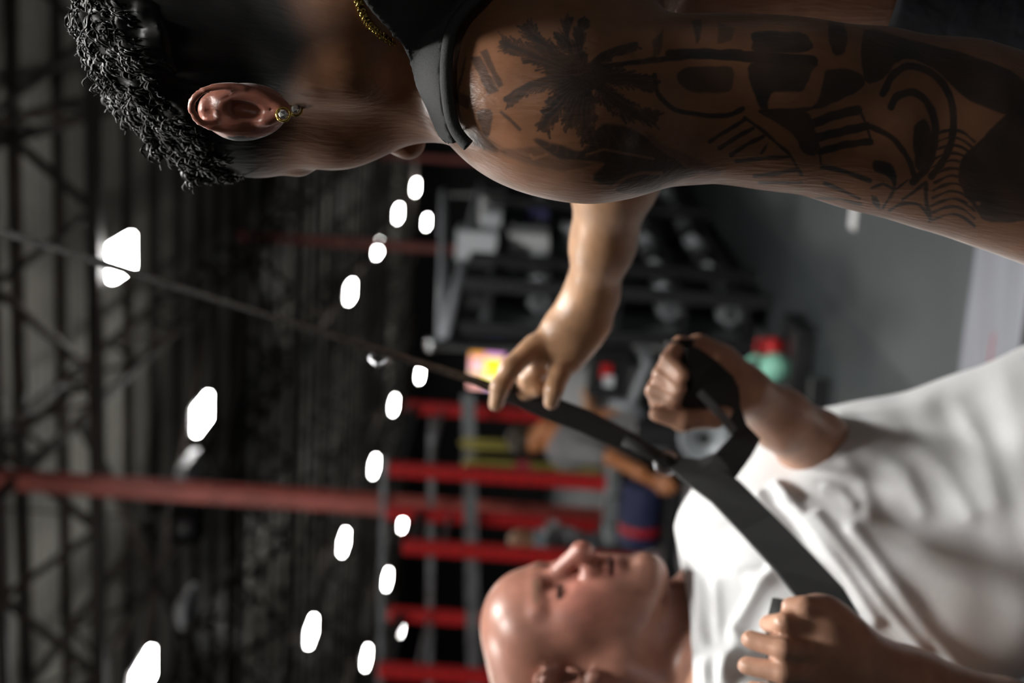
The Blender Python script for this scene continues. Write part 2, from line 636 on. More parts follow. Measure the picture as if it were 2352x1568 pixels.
# ------------------------------------------------------------------ the hall
M_floor = mat('rubber_floor', (0.030, 0.035, 0.038), 0.55, noise=0.35, scale=1.1, bump=0.03)
M_lane = mat('paler_rubber_lane', (0.048, 0.054, 0.057), 0.5, noise=0.25, scale=0.9, bump=0.03)
M_strip = mat('sealed_concrete', (0.20, 0.205, 0.235), 0.35, noise=0.35, scale=2.2, stretch=(0.5, 6, 1))
M_redline = mat('red_floor_paint', (0.35, 0.06, 0.08), 0.5)
M_blackfloor = mat('black_rubber', (0.010, 0.0105, 0.0115), 0.6)
M_wall = mat('black_wall_paint', (0.012, 0.012, 0.0125), 0.7, noise=0.3, scale=0.6)
M_deck = mat('galvanised_deck', (0.34, 0.325, 0.29), 0.6, noise=0.4, scale=0.8, stretch=(1, 0.15, 1))
M_purlin = mat('dark_primer_steel', (0.036, 0.026, 0.021), 0.6, noise=0.3, scale=3)
M_red = mat('red_oxide_column', (0.46, 0.12, 0.095), 0.5, noise=0.25, scale=4)
M_white_tape = mat('white_floor_tape', (0.8, 0.8, 0.8), 0.5)

PR, PL, AF, AB, HC = 5.0, -31.0, 63.0, -9.0, 6.9      # right, left, far, back, ceiling height


def slab(name, a0, a1, p0, p1, z0, z1, m, parent=None):
    return bbox_b(MB(), (a0 + a1) / 2, (p0 + p1) / 2, (z0 + z1) / 2, (p1 - p0, a1 - a0, z1 - z0)).build(name, m, parent)


fl = tag(slab('floor', AB, AF, PL, PR, -0.2, 0.0, M_floor), 'dark grey rubber gym floor', None, None, 'structure')
slab('paler_lane', 4.44, 40, -1.32, 1.6, 0.0, 0.004, M_lane, fl)  # paler rubber running along the hall
slab('concrete_strip', 3.93, 4.44, -9, PR, 0.0, 0.006, M_strip, fl)
slab('red_line', 4.15, 4.164, -9, -0.93, 0.006, 0.008, M_redline, fl)
slab('black_mat', AB, 3.93, -9, PR, 0.0, 0.005, M_blackfloor, fl)
q = to_bl(hit_z(1962, 500, 0))
slab('tape_mark', q[0] - 0.06, q[0] + 0.06, q[1] - 0.05, q[1] + 0.1, 0.004, 0.006, M_white_tape, fl)
tag(slab('wall_far', AF, AF + 0.3, PL, PR, 0, HC + 0.6, M_wall), kind='structure')
tag(slab('wall_left', AB, AF, PL - 0.3, PL, 0, HC + 0.6, M_wall), kind='structure')
tag(slab('wall_right', AB, AF, PR, PR + 0.3, 0, HC + 0.6, M_wall), kind='structure')
tag(slab('wall_back', AB - 0.3, AB, PL, PR, 0, HC + 0.6, M_wall), kind='structure')

# corrugated roof deck: one folded sheet, ribs across the hall
v, f = [], []
a, i = AB, 0
prof = [(0.0, 0.0), (0.10, 0.0), (0.13, 0.045), (0.25, 0.045), (0.28, 0.0)]
while a < AF:
    for da, dz in prof:
        v += [bl(a + da, PL, HC + dz), bl(a + da, PR, HC + dz)]
    a += 0.30
n = len(v) // 2
f = [(2 * k, 2 * k + 1, 2 * k + 3, 2 * k + 2) for k in range(n - 1)]
ce = tag(mesh_obj('ceiling', v, f, M_deck, None, False), 'pale corrugated metal roof deck', None, None, 'structure')
ce.modifiers.new('thickness', 'SOLIDIFY').thickness = 0.02
me_p = None
for k in range(40):                                    # purlins across the hall
    a = 1.2 + k * 1.35
    if me_p is None:
        po = bbox_b(MB(), 0, (PL + PR) / 2, 0.11, (PR - PL, 0.11, 0.02))
        bbox_b(po, 0, (PL + PR) / 2, 0.155, (PR - PL, 0.03, 0.1))
        bbox_b(po, 0, (PL + PR) / 2, 0.205, (PR - PL, 0.11, 0.02))
        o = po.build('purlin', M_purlin, ce); me_p = o.data
    else:
        o = link(bpy.data.objects.new('purlin', me_p), ce)
    o.location = bl(a, 0, HC - 0.22)


def truss(name, A, B, depth, n, m, parent, w=0.07):
    """open web girder from A to B (top chord ends), webs as zig zag"""
    A, B = np.array(A, float), np.array(B, float)
    dz = np.array([0, 0, depth])
    mb = MB().bar(A, B, w, w).bar(A - dz, B - dz, w, w)
    for i in range(n):
        p0, p1 = A + (B - A) * i / n, A + (B - A) * (i + 1) / n
        mid = (p0 + p1) / 2
        mb.bar(p0, mid - dz, w * .55, w * .55).bar(mid - dz, p1, w * .55, w * .55)
    return mb.build(name, m, parent)


for p in (-1.6, -4.7, -7.8, -10.9, -14.0, -17.1, -20.2, -23.3):       # joists along the hall
    truss('joist', bl(4, p, HC - 0.3), bl(60, p, HC - 0.3), 0.62, 34, M_purlin, ce, 0.075)
for a in (13.4, 25.0, 37.0, 49.0):                                    # girders at the column lines
    truss('girder', bl(a, PL, HC - 0.3), bl(a, PR, HC - 0.3), 1.0, 22, M_purlin, ce, 0.13)
for (a0, p0, a1, p1) in ((14, -4.7, 20, -10.9), (20, -4.7, 14, -10.9), (14, -10.9, 20, -17), (20, -10.9, 14, -17), (20, -1.6, 26, -7.8), (26, -1.6, 20, -7.8)):
    MB().bar(bl(a0, p0, HC - 0.95), bl(a1, p1, HC - 0.95), 0.09, 0.09).build('cross_brace', M_purlin, ce)

# red steel columns, a row along the hall
for k, (x, y, D) in enumerate(((1185, 1178, 13.0), (1210, 583, 25.2), (1225, 378, 37.5))):
    q = pt(x, y, D)
    aa, pp = to_bl(q)
    mb = MB()
    for s in (-1, 1):
        bbox_b(mb, aa + s * 0.08, pp, (HC - 0.3) / 2, (0.14, 0.018, HC - 0.3))
    bbox_b(mb, aa, pp, (HC - 0.3) / 2, (0.03, 0.15, HC - 0.3))
    tag(mb.build('steel_column', M_red), ['red steel column rising behind the red racks, nearest of its row', 'thin red steel column second in the row, behind the hanging lights',
        'faint red steel column furthest down the row, beside the tattooed man\'s chin'][k], 'column', 'red steel columns down the hall', 'structure')

# high bay lights
M_fix = mat('lamp_housing', (0.35, 0.35, 0.36), 0.5)
M_lit = mat('lit_diffuser', (0.9, 0.9, 0.9), 0.5, emit=(1.0, 0.985, 0.95), es=LAMP)
M_lit2 = [mat('lit_diffuser_boosted', (0.9, 0.9, 0.9), 0.5, emit=(1.0, 0.985, 0.95), es=LAMP_BOOSTED * k) for k in (1.02, 1.3, .6)]
M_off = mat('unlit_diffuser', (0.28, 0.28, 0.30), 0.5)


def high_bay(a, p, label, lit=True, z=5.5, new=-1, group='high bay lights under the roof'):
    o = empty('ceiling_light', bl(a, p, z), -PSI)
    tag(o, label, 'ceiling light', group)
    k = 1.6 if new >= 0 else 1.0  # new marks a boosted panel, enlarged to soften shadows on the two men
    body = MB().box((0, 0, 0.055), (0.34 * k, 0.66 * k, 0.05)).box((0, 0, 0.10), (0.16 * k, 0.5 * k, 0.05))
    body.build('housing', M_fix, o)
    MB().box((0, 0, 0.0), (0.36 * k, 0.7 * k, 0.055)).build('diffuser', (M_lit2[new] if new >= 0 else M_lit) if lit else M_off, o, bevel=0.008)
    for s in (-1, 1): MB().tube([(0, s * .2, .12), (0, s * .12, 0.44)], 0.006, 5).build('suspension_wire', M_purlin, o)
    return o


seen = [(280, 590, 'big bright high bay light that the cord crosses, nearest to the tattooed man\'s forehead'),
        (465, 950, 'big bright high bay light between the cord and the red column'),
        (330, 1550, 'bright high bay light cut by the edge of the photo, far from the tattooed man'),
        (805, 670, 'bright high bay light, nearest of the row of four leading to the tattooed man\'s chin'),
        (868, 570, 'bright high bay light, second of the row of four, before the thin red column'),
        (915, 490, 'bright high bay light, third of the row of four leading to the tattooed man\'s chin'),
        (955, 430, 'bright high bay light, last of the row of four, closest to the tattooed man\'s chin'),
        (980, 510, 'small bright high bay light alone beside the row of four'),
        (905, 930, 'bright high bay light just above the tip of the leftmost red upright near the strap'),
        (860, 1070, 'bright high bay light between the strap and the red column'),
        (790, 1245, 'bright high bay light on the other side of the red column, level with the racks'),
        (715, 1450, 'bright elongated high bay light highest above the bald man\'s head'),
        (965, 860, 'small bright high bay light touching the cord above the screen'),
        (925, 1200, 'small bright high bay light in front of the red column'),
        (890, 1330, 'small bright high bay light above the bald man\'s nose'),
        (920, 1440, 'small bluish high bay light above the bald man\'s forehead'),
        (842, 1510, 'bright high bay light above the bald man at the edge of the photo')]
for x, y, lab in seen:
    aa, pp = to_bl(hit_z(x, y, 5.5))
    high_bay(aa, pp, lab)
for x, y, lab in ((715, 803, 'unlit high bay light hanging behind the cord'), (435, 1390, 'unlit high bay light hanging left of the red column'),
                  (438, 1082, 'unlit high bay light hanging right beside the red column')):
    aa, pp = to_bl(hit_z(x, y, 5.5))
    high_bay(aa, pp, lab, False, group='unlit high bay lights')
for k, (a, p, lab) in enumerate(((0.45, 0.15, 'straight above the two men'), (2.9, 0.3, 'above the concrete strip'), (2.4, -3.1, 'above the floor left of the bald man'), (-8.2, 3.2, 'added for front fill far behind the photographer'), (4.9, -7.1, 'left of the floor strip'), (10.3, -7.1, 'above the benches left of the racks'))):  # first three boosted for the two men; the rear one is added fill
    high_bay(a, p, 'high bay light ' + lab + ', outside the picture', new=k if k < 3 else -1, group='lights out of the picture')

# ------------------------------------------------------------------ the tattooed man
def rp(px, D): return px * D / F


TR = wroot('person', (0.25, 1.0, 0))
tag(TR, 'tattooed man in a black tank top seen from behind, gripping the black strap', 'person')
S = SDF()
al, be = math.radians(53), math.radians(27)
RH = frame((-math.cos(al) * math.cos(be), math.sin(al) * math.cos(be), -math.sin(be)), 0.0)
HO = pt(570, 252, 0.905) - RH @ np.array([-0.088, -0.012, 0.0])
LH = head(S, RH, HO, ears=(), nose=1.12)
EC = pt(570, 252, .892)                                # ear centre; the ear stands out from the head, open to the viewer's side
EF = lambda fw, up, out: EC - YC * fw - XC * up - W_ * out
ear_turned(S, EF)
S.chain([LH(0, -.03, -.03), LH(0, -.045, -.09), pt(1010, 15, 1.01), pt(1200, -20, 1.06)], [.060, .057, .060, .08], k=.03)
S.chain([pt(860, 0, 1.01), pt(1005, 115, .97), pt(1150, 210, .94)], [.045, .043, .046], k=.03)       # trapezius
arm = [(1240, 240, .925, 185), (1360, 246, .922, 186), (1480, 232, .925, 184), (1640, 230, .931, 172), (1800, 247, .938, 175), (2000, 272, .948, 192),
       (2200, 314, .958, 207), (2352, 362, .966, 210), (2520, 425, .975, 205)]
S.chain([pt(x, y, D) for x, y, D, r in arm], [rp(r, D) for x, y, D, r in arm], k=.02)
S.ell(pt(1280, 252, .908), (.053, .050, .078), frame((0, 1, 0), -0.25), .02)                          # deltoid
S.ell(pt(1760, 185, .918), (.036, .040, .085), frame((0, 1, 0), 0.1), .02)                            # triceps
S.ell(pt(1960, 340, .955), (.028, .042, .085), frame((0, 1, 0), -.3), .02)                            # biceps
S.cone(pt(1480, 335, .868), pt(1740, 425, .895), .003, .003, k=.016, sub=True)                        # groove under the deltoid
S.chain([pt(2520, 425, .975), pt(2720, 720, 1.0), pt(2790, 960, 1.06)], [rp(200, .975), .044, .027], k=.03)
S.chain([pt(2790, 960, 1.06), pt(2815, 1050, 1.08)], [.027, .032], k=.015)
for k_ in range(4):
    S.chain([pt(2790 + 18 * k_, 1060, 1.07 + .012 * k_), pt(2800 + 18 * k_, 1140, 1.08 + .012 * k_), pt(2830 + 18 * k_, 1180, 1.075 + .012 * k_)], [.011, .0095, .008], k=.005)
S.chain([pt(2780, 1010, 1.06), pt(2770, 1070, 1.045), pt(2785, 1110, 1.04)], [.013, .011, .009], k=.008)
S.chain([pt(1180, -150, 1.10), pt(1500, -225, 1.13), pt(1900, -215, 1.13), pt(2300, -215, 1.13)], [.125, .125, .112, .112], k=.04)    # trunk
S.chain([pt(1200, -230, 1.2), pt(1600, -260, 1.22), pt(2300, -210, 1.2)], [.13, .13, .12], k=.05)
S.chain([pt(1275, 190, .93), pt(1275, 60, .957), pt(1300, -120, 1.0), pt(1320, -300, 1.06)], [.050, .060, .075, .09], k=.03)                                 # back of the shoulder
S.chain([pt(1060, -50, 1.02), pt(1185, 60, .968), pt(1235, 180, .94)], [.058, .050, .046], k=.035)            # slope from neck to shoulder
# right arm reaching to the strap
S.chain([pt(1130, -120, 1.24), pt(1440, 230, 1.31), pt(1412, 400, 1.36), pt(1385, 560, 1.41), pt(1358, 680, 1.45)],
        [.06, .045, .041, .029, .0245], k=.02)
S.chain([pt(1358, 680, 1.45), pt(1315, 755, 1.46)], [.0245, .030], k=.02)
for a, b in (((1350, 700), (1235, 800)), ((1350, 720), (1262, 815)), ((1355, 740), (1290, 825)), ((1360, 745), (1310, 830))):
    S.cone(pt(*a, 1.455), pt(*b, 1.455), .017, .013, k=.012)
fg = [((1228, 795, 1.45), (1172, 845, 1.435), (1148, 890, 1.43), (1140, 926, 1.44)),
      ((1255, 820, 1.46), (1215, 872, 1.47), (1205, 900, 1.48), (1235, 893, 1.465)),
      ((1275, 825, 1.47), (1245, 880, 1.49), (1240, 905, 1.50), (1262, 900, 1.49)),
      ((1300, 825, 1.465), (1283, 862, 1.44), (1272, 895, 1.43), (1266, 922, 1.435))]
for q in fg:
    S.chain([pt(*z) for z in q], [.0125, .0105, .0093, .0083], k=.006)
lo, hi = S.bounds()
lo = np.maximum(lo, pt(0, 0, 1)[2] * 0 + np.array([-0.2, 0.7, 0.80])); hi = np.minimum(hi, np.array([0.62, 1.60, 1.85]))
V, Q = polygonise(lambda P: S.eval(P), lo, hi, 0.0024, smooth=1)
X, Y, DD = proj(V)
fm = ((X > 1000) & (X < 2420) & (Y > -20) & (DD < 1.04))[Q].all(1)
V, Q = refine(V, Q, fm, S, 3)
X, Y, DD = proj(V)
LV = (V - HO) @ RH                                     # head-local coordinates
skin = np.tile([0.30, 0.130, 0.062], (len(V), 1))
isarm = (DD < 1.06) & (X > 1000)
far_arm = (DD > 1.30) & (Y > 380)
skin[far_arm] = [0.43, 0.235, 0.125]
EL = np.stack([-(V - EC) @ YC, -(V - EC) @ XC, -(V - EC) @ W_], 1)
earm = (np.abs(EL[:, 0]) < .017) & (EL[:, 1] > -.032) & (EL[:, 1] < .038) & (EL[:, 2] > -.001 - .004 * (EL[:, 0] > .004)) & (EL[:, 2] < .03)
skin[earm] = [.40, .135, .085]
red = earm.astype(float)
lip = np.exp(-((LV[:, 2] + .063) / .010) ** 2) * (LV[:, 1] > .07) * (np.abs(LV[:, 0]) < .026)
skin = skin * (1 - .6 * lip[:, None]) + np.array([.36, .12, .10]) * .6 * lip[:, None]
brow = np.exp(-((LV[:, 2] - .026) / .0035) ** 2) * (LV[:, 1] > .055) * sstep(.010, .016, np.abs(LV[:, 0])) * sstep(.052, .04, np.abs(LV[:, 0]))
skin = skin * (1 - .8 * brow[:, None]) + np.array([.02, .015, .012]) * .8 * brow[:, None]
# clipped hair: dark on the crown, fading out over the nape and temples
hl = np.interp(LV[:, 1], [-.12, -.03, .02, .06, .09], [-.062, -.058, .004, .040, .050])
fade = sstep(-0.028, 0.018, LV[:, 2] - hl) * (np.linalg.norm(LV, axis=1) < .2) * (1 - red)
fade *= 1 - sstep(.060, .078, LV[:, 1])
skin = skin * (1 - fade[:, None]) + np.array([.010, .009, .009]) * fade[:, None]

# tattoo: ink strokes traced over the upper arm
T2 = lambda l: [(980 + a / 3.267, b / 3.267) for a, b in l]
T3 = lambda l: [(1500 + a / 2.614, b / 2.614) for a, b in l]
va = np.nonzero(isarm & (X < 2420) & (Y > 20))[0]
ax, ay = X[va], Y[va]
wn = wob(np.c_[ax, ay, ay * 0], 0.16, 3)
ink = np.zeros(len(va))


def stroke(pts, w0, w1=None, s=1.0, soft=3.0):
    global ink
    w1 = w0 if w1 is None else w1
    if len(pts) > 3 or (len(pts) == 3 and w0 > 7): pts = [tuple(q) for q in smooth_pts(pts, 4)]
    n = len(pts) - 1
    for i in range(n):
        lo_ = (min(pts[i][0], pts[i + 1][0]), min(pts[i][1], pts[i + 1][1]))
        hi_ = (max(pts[i][0], pts[i + 1][0]), max(pts[i][1], pts[i + 1][1]))
        W = max(w0, w1) + 8
        j = np.nonzero((ax > lo_[0] - W) & (ax < hi_[0] + W) & (ay > lo_[1] - W) & (ay < hi_[1] + W))[0]
        if len(j) == 0: continue
        d = segdist(ax[j], ay[j], [pts[i], pts[i + 1]])
        w = w0 + (w1 - w0) * (i + .5) / n
        m = s * sstep(w / 2 + soft, w / 2 - soft * .5, d + wn[j] * 1.0)
        ink[j] = np.maximum(ink[j], m)


def blot(poly, s=1.0, soft=3.5):
    global ink
    if len(poly) > 4:
        n_ = len(poly)
        poly = [tuple(q) for q in smooth_pts([poly[-1]] + list(poly) + list(poly[:2]), 3)[3:3 * (n_ + 1)]]
    j = inpoly(ax, ay, poly)
    d = segdist(ax, ay, list(poly) + [poly[0]])
    sd = np.where(j, -d, d) + wn * 1.2
    ink = np.maximum(ink, s * sstep(soft, -soft * .6, sd))


def lift(pts, w):
    global ink
    d = segdist(ax, ay, pts)
    ink = ink * (1 - 0.85 * sstep(w / 2 + 3, w / 2 - 2, d))


def frond(pts, w, leaf, side=0, n=26):
    p = T2(pts)
    stroke(p, w / 3.267, w / 3.267 * .55)
    P = np.array(p)
    seg = np.r_[0, np.cumsum(np.hypot(*np.diff(P, axis=0).T))]
    for i in range(n):
        t = seg[-1] * (0.12 + 0.88 * i / n)
        q = np.array([np.interp(t, seg, P[:, 0]), np.interp(t, seg, P[:, 1])])
        q2 = np.array([np.interp(min(t + 6, seg[-1]), seg, P[:, 0]), np.interp(min(t + 6, seg[-1]), seg, P[:, 1])])
        d = q2 - q + 1e-6; d /= np.linalg.norm(d)
        nrm = np.array([-d[1], d[0]])
        for sd in ((1, -1) if side == 0 else (side,)):
            L = leaf / 3.267 * (0.6 + 0.6 * random.random()) * (1 - 0.35 * i / n)
            e = q + (d * 0.75 + nrm * sd * 0.75) * L
            m_ = q + (d * 0.30 + nrm * sd * 0.45) * L
            stroke([tuple(q), tuple(m_), tuple(e)], 7, 2.5, .95, 2.0)


frond([(1190, 560), (1000, 500), (850, 440), (700, 370), (560, 320)], 55, 120)
frond([(1150, 530), (950, 420), (830, 300), (740, 190)], 50, 110)
frond([(1190, 550), (1090, 400), (1050, 260), (1090, 140)], 50, 130, -1)
frond([(1190, 560), (1140, 350), (1150, 220), (1200, 150)], 40, 70)
frond([(1210, 540), (1300, 430), (1420, 370), (1570, 330)], 50, 80, 1)
frond([(1230, 570), (1400, 570), (1550, 600), (1710, 650)], 60, 100)
frond([(1230, 600), (1350, 720), (1500, 830), (1720, 895)], 60, 110)
frond([(1190, 620), (1190, 780), (1180, 900), (1210, 1050)], 110, 120)
frond([(1130, 600), (1000, 760), (920, 860), (880, 970)], 80, 110)
frond([(1130, 590), (1000, 590), (850, 620), (720, 670), (600, 740)], 80, 120, -1)
frond([(1130, 590), (1090, 760), (1080, 900), (1085, 950)], 60, 110)
blot(T2([(880, 500), (1000, 430), (1250, 480), (1400, 480), (1350, 620), (1250, 680), (1050, 720), (950, 650)]))
stroke(T2([(1380, 490), (1700, 450), (1900, 425), (2100, 405), (2352, 400)]) + T3([(100, 325), (300, 322), (600, 340), (800, 358), (950, 370)]), 9, 30)
for q in ([(330, 430), (400, 420), (540, 680), (460, 710)], [(400, 390), (450, 370), (570, 640), (540, 660)], [(230, 690), (330, 730), (310, 820), (220, 770)],
          [(375, 850), (430, 820), (490, 845), (470, 1010), (430, 1000)]):
    blot(T2(q), .8)
stroke(T2([(290, 430), (265, 560), (240, 650), (235, 740)]), 3, 8, .85)
stroke(T2([(340, 1010), (380, 1060), (430, 1115)]), 14, 8, .5)
stroke(T2([(560, 840), (630, 900), (700, 970)]), 7, 5, .8)
blot(T2([(820, 1040), (1000, 1090), (1170, 1130), (1290, 960), (1400, 930), (1600, 1000), (1750, 1120), (1950, 1250), (2050, 1290), (1900, 1340), (1700, 1390),
         (1500, 1400), (1250, 1350), (1330, 1230), (1150, 1200), (1000, 1190), (850, 1090)]), .92, 6)
blot(T2([(560, 1130), (740, 1110), (900, 1100), (1100, 1180), (1250, 1240), (1100, 1290), (950, 1270), (700, 1210)]), .5, 8)
blot(T2([(1650, 990), (1800, 1100), (2000, 1180), (2200, 1290), (2100, 1300), (1900, 1240), (1700, 1110)]), .55, 8)
blot(T2([(1420, 1420), (1500, 1350), (1640, 1330), (1760, 1370), (1700, 1430), (1520, 1450)]), .9)
lift(T2([(1380, 1470), (1410, 1390), (1500, 1330), (1620, 1295), (1760, 1300)]), 7)
lift(T2([(1060, 1290), (1180, 1270), (1320, 1230)]), 7)
lift(T2([(1200, 1160), (1330, 1120), (1480, 1150), (1700, 1190)]), 4)
lift(T2([(1300, 1230), (1250, 1290), (1180, 1330)]), 5)
lift(T2([(780, 1160), (800, 1190), (900, 1160)]), 5)
for q, s in (([(0, 250), (60, 180), (45, 330), (0, 350)], .75), ([(235, 130), (292, 110), (285, 230), (262, 260)], .85), ([(392, 140), (490, 170), (470, 240), (390, 260)], .6),
             ([(610, 190), (880, 195), (940, 240), (930, 310), (620, 310), (600, 250)], .95), ([(150, 440), (200, 405), (300, 400), (470, 410), (470, 530), (400, 552), (230, 550), (160, 500)], .85),
             ([(595, 380), (960, 365), (945, 440), (915, 520), (870, 552), (730, 552), (690, 600), (690, 655), (640, 640), (590, 500)], .95),
             ([(1055, 125), (1130, 130), (1162, 190), (1150, 310), (1075, 315)], .9), ([(1030, 440), (1080, 415), (1200, 420), (1255, 460), (1250, 530), (1000, 650), (700, 690), (680, 655), (950, 640), (1010, 540)], .95),
             ([(640, 660), (900, 665), (960, 750), (985, 920), (900, 915), (840, 800), (700, 710)], .95), ([(1330, 960), (1420, 980), (1462, 1060), (1450, 1150), (1420, 1200), (1440, 1110), (1400, 1050), (1330, 1030)], .95),
             ([(1310, 1170), (1345, 1180), (1366, 1265), (1325, 1225)], .95), ([(1570, 760), (1630, 715), (1672, 800), (1655, 950), (1590, 1020), (1565, 900)], .95),
             ([(1850, 960), (1950, 860), (2227, 650), (2330, 1250), (2030, 1330), (1920, 1230), (1840, 1100)], .95),
             ([(1270, 180), (1500, 230), (1900, 330), (2227, 480), (2227, 700), (1900, 600), (1700, 420), (1500, 350), (1380, 470), (1270, 480)], .93)):
    blot(T3(q), s)
for q, w in (([(10, 450), (30, 560), (130, 655), (300, 690), (450, 690), (540, 650)], 26), ([(340, 850), (450, 780), (550, 720)], 22), ([(400, 890), (500, 825), (600, 770)], 22),
             ([(470, 930), (560, 870), (660, 820)], 22), ([(650, 920), (690, 860)], 12), ([(500, 968), (660, 950), (820, 940)], 20), ([(610, 1056), (740, 1040), (870, 1015)], 20),
             ([(640, 1097), (890, 1095)], 15), ([(550, 710), (640, 770), (730, 850), (820, 930), (890, 1045)], 16), ([(945, 750), (1100, 690), (1230, 660)], 52), ([(975, 830), (1150, 785), (1280, 755)], 50),
             ([(1005, 910), (1150, 870), (1300, 850)], 42), ([(1020, 1000), (1150, 1030), (1300, 1085)], 26), ([(1030, 1100), (1130, 1140), (1240, 1192)], 18), ([(980, 1190), (1120, 1195), (1250, 1225)], 12),
             ([(955, 740), (1000, 900), (1010, 1010)], 10), ([(1235, 640), (1280, 750), (1315, 860)], 12), ([(1430, 640), (1470, 575), (1560, 555), (1640, 610), (1690, 720), (1690, 860), (1650, 1000), (1560, 1090)], 42),
             ([(1310, 760), (1440, 830), (1530, 950), (1570, 1060)], 30), ([(1380, 560), (1450, 440), (1560, 395), (1700, 460), (1790, 600), (1800, 800), (1750, 950), (1670, 1060)], 40),
             ([(1420, 1262), (1500, 1222), (1600, 1232), (1665, 1312)], 16), ([(1500, 1195), (1570, 1150), (1640, 1090)], 14), ([(1640, 1100), (1640, 1200), (1665, 1310)], 22), ([(1310, 1130), (1380, 1100), (1440, 1130)], 14),
             ([(1380, 1250), (1440, 1150), (1530, 1080)], 10)):
    stroke(T3(q), w / 2.614)
for k in range(12):
    y0 = 760 + k * 46
    stroke(T3([(1690 - abs(k - 6) * 6, y0 + 60), (1780, y0 + 20), (1860, y0 + 35), (1930, y0 + 90)]), 12 / 2.614, 5)
lift(T3([(1900, 1225), (1905, 1226)]), 8); lift(T3([(1950, 1220), (1955, 1222)]), 8)
ink = ink * (.93 + .07 * wob(V[va], 260, 31))
pc = T2([(1190, 570)])[0]
rr, th_ = np.hypot(ax - pc[0], ay - pc[1]), np.arctan2(ay - pc[1], ax - pc[0])
ink = ink * (1 - .16 * (rr < 190) * sstep(.2, .9, np.sin(th_ * 46 + 1.5 * wn)))          # striped leaflets
ink = np.clip(ink, 0, 1)
inkc = np.array([.016, .018, .019])
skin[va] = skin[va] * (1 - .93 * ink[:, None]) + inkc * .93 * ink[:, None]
M_skin1 = skin_mat('tan_skin', 0.38, 0.05, 0.28, 330, (1, 1, .22), 0.6, .3)
hc = pt(2300, -215, 1.13)
G = SDF()
G.chain([hc + [0, 0, .06], hc + [0, 0, -.08]], [.125, .125], k=.03)
for s_ in (-1, 1):
    G.chain([hc + [0, s_ * .085, -.1], np.array([hc[0] - .03, hc[1] + s_ * .10, .50]), np.array([hc[0] + .03, hc[1] + s_ * .11, .09])], [.095, .06, .042], k=.03)
    G.chain([np.array([hc[0] + .02, hc[1] + s_ * .10, .36]), np.array([hc[0] + .04, hc[1] + s_ * .105, .28])], [.055, .05], k=.03)
Vl, Ql = polygonise(lambda P: G.eval(P), *G.bounds(), 0.008, smooth=1)
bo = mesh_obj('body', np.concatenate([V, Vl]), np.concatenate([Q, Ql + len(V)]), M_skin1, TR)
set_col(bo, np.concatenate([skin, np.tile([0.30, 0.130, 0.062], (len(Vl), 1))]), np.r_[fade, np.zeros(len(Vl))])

# tank top: cloth over neck, shoulder and back, cut at the armhole and collar
Vt, Qt = polygonise(lambda P: S.eval(P, .02) - 0.0075, np.array([-0.02, .80, 1.10]), np.array([.62, 1.5, 1.62]), 0.003, smooth=4)
x, y, d = proj(Vt)
tank = [(700, -900), (780, -60), (830, 0), (880, 62), (920, 112), (958, 190), (988, 260), (1012, 312), (1032, 330), (1078, 340), (1058, 318), (1042, 296), (1028, 235), (1023, 150), (1036, 70), (1060, 30), (1092, 0),
        (1130, -40), (1500, -300), (2300, -420), (2300, -900)]
m = inpoly(x, y, tank) & (d < 1.32)
Vt, Qt, us = keep(Vt, Qt, m)
Nt = normals(Vt, Qt)
x, y, d = proj(Vt)
Vt = Vt + Nt * (0.0012 * wob(Vt, 120, 5))[:, None]
Vt = edge_smooth(relax(Vt, Qt, 2), Qt)
M_tank = mat('black_jersey', (0.040, 0.041, 0.042), 0.75, noise=0.2, scale=900, bump=0.15)
tk = mesh_obj('tank_top', Vt, Qt, M_tank, TR)
sm = tk.modifiers.new('cloth', 'SOLIDIFY'); sm.thickness = 0.0035; sm.offset = 1.0
# rolled armhole binding hanging off the front of the shoulder
hem = smooth_pts([(1128, -40, 0), (1092, 0, 0), (1060, 30, 0), (1036, 70, 0), (1024, 150, 0), (1029, 235, 0), (1042, 290, 0), (1060, 318, 0), (1078, 336, 0)], 3)
HP, dl = [], .95
for q in hem:
    ds = np.linspace(.82, 1.1, 141)
    ev = S.eval(np.array([pt(q[0], q[1], z) for z in ds]))
    j = np.nonzero(ev < 0.009)[0]
    dl = ds[j[0]] if len(j) else dl
    HP.append(pt(q[0], q[1], dl))
HP = [(HP[max(i - 1, 0)] + HP[i] + HP[min(i + 1, len(HP) - 1)]) / 3 for i in range(len(HP))]
MB().tube(HP, .0040, 8).build('armhole_binding', M_tank, tk, True)

M_short = mat('navy_shorts_cloth', (0.004, 0.006, 0.012), 0.8, noise=0.5, scale=60, bump=0.2)
S2 = SDF()
S2.chain([hc + [0, 0, .10], hc + [0, 0, -.08]], [.128, .142], k=.03)
for s_ in (-1, 1):
    S2.chain([hc + [0, s_ * .08, -.1], np.array([hc[0] - .02, hc[1] + s_ * .10, .52])], [.115, .098], k=.04)
Vs, Qs = polygonise(lambda P: S2.eval(P) + .003 * wob(P, 40, 8), S2.bounds()[0] - .01, S2.bounds()[1] + .01, 0.006, smooth=2)
x, y, d = proj(Vs)
Vs, Qs, us = keep(Vs, Qs, (Vs[:, 2] < pt(2094, 20, 1.0)[2]) & (Vs[:, 2] > .56))
Vs = edge_smooth(Vs, Qs, 20)
mesh_obj('shorts', Vs, Qs, M_short, TR).modifiers.new('cloth', 'SOLIDIFY').thickness = 0.003
M_shoe1 = mat('black_training_shoe', (0.015, 0.015, 0.016), 0.5)
M_sole = mat('white_sole', (0.6, 0.6, 0.6), 0.6)


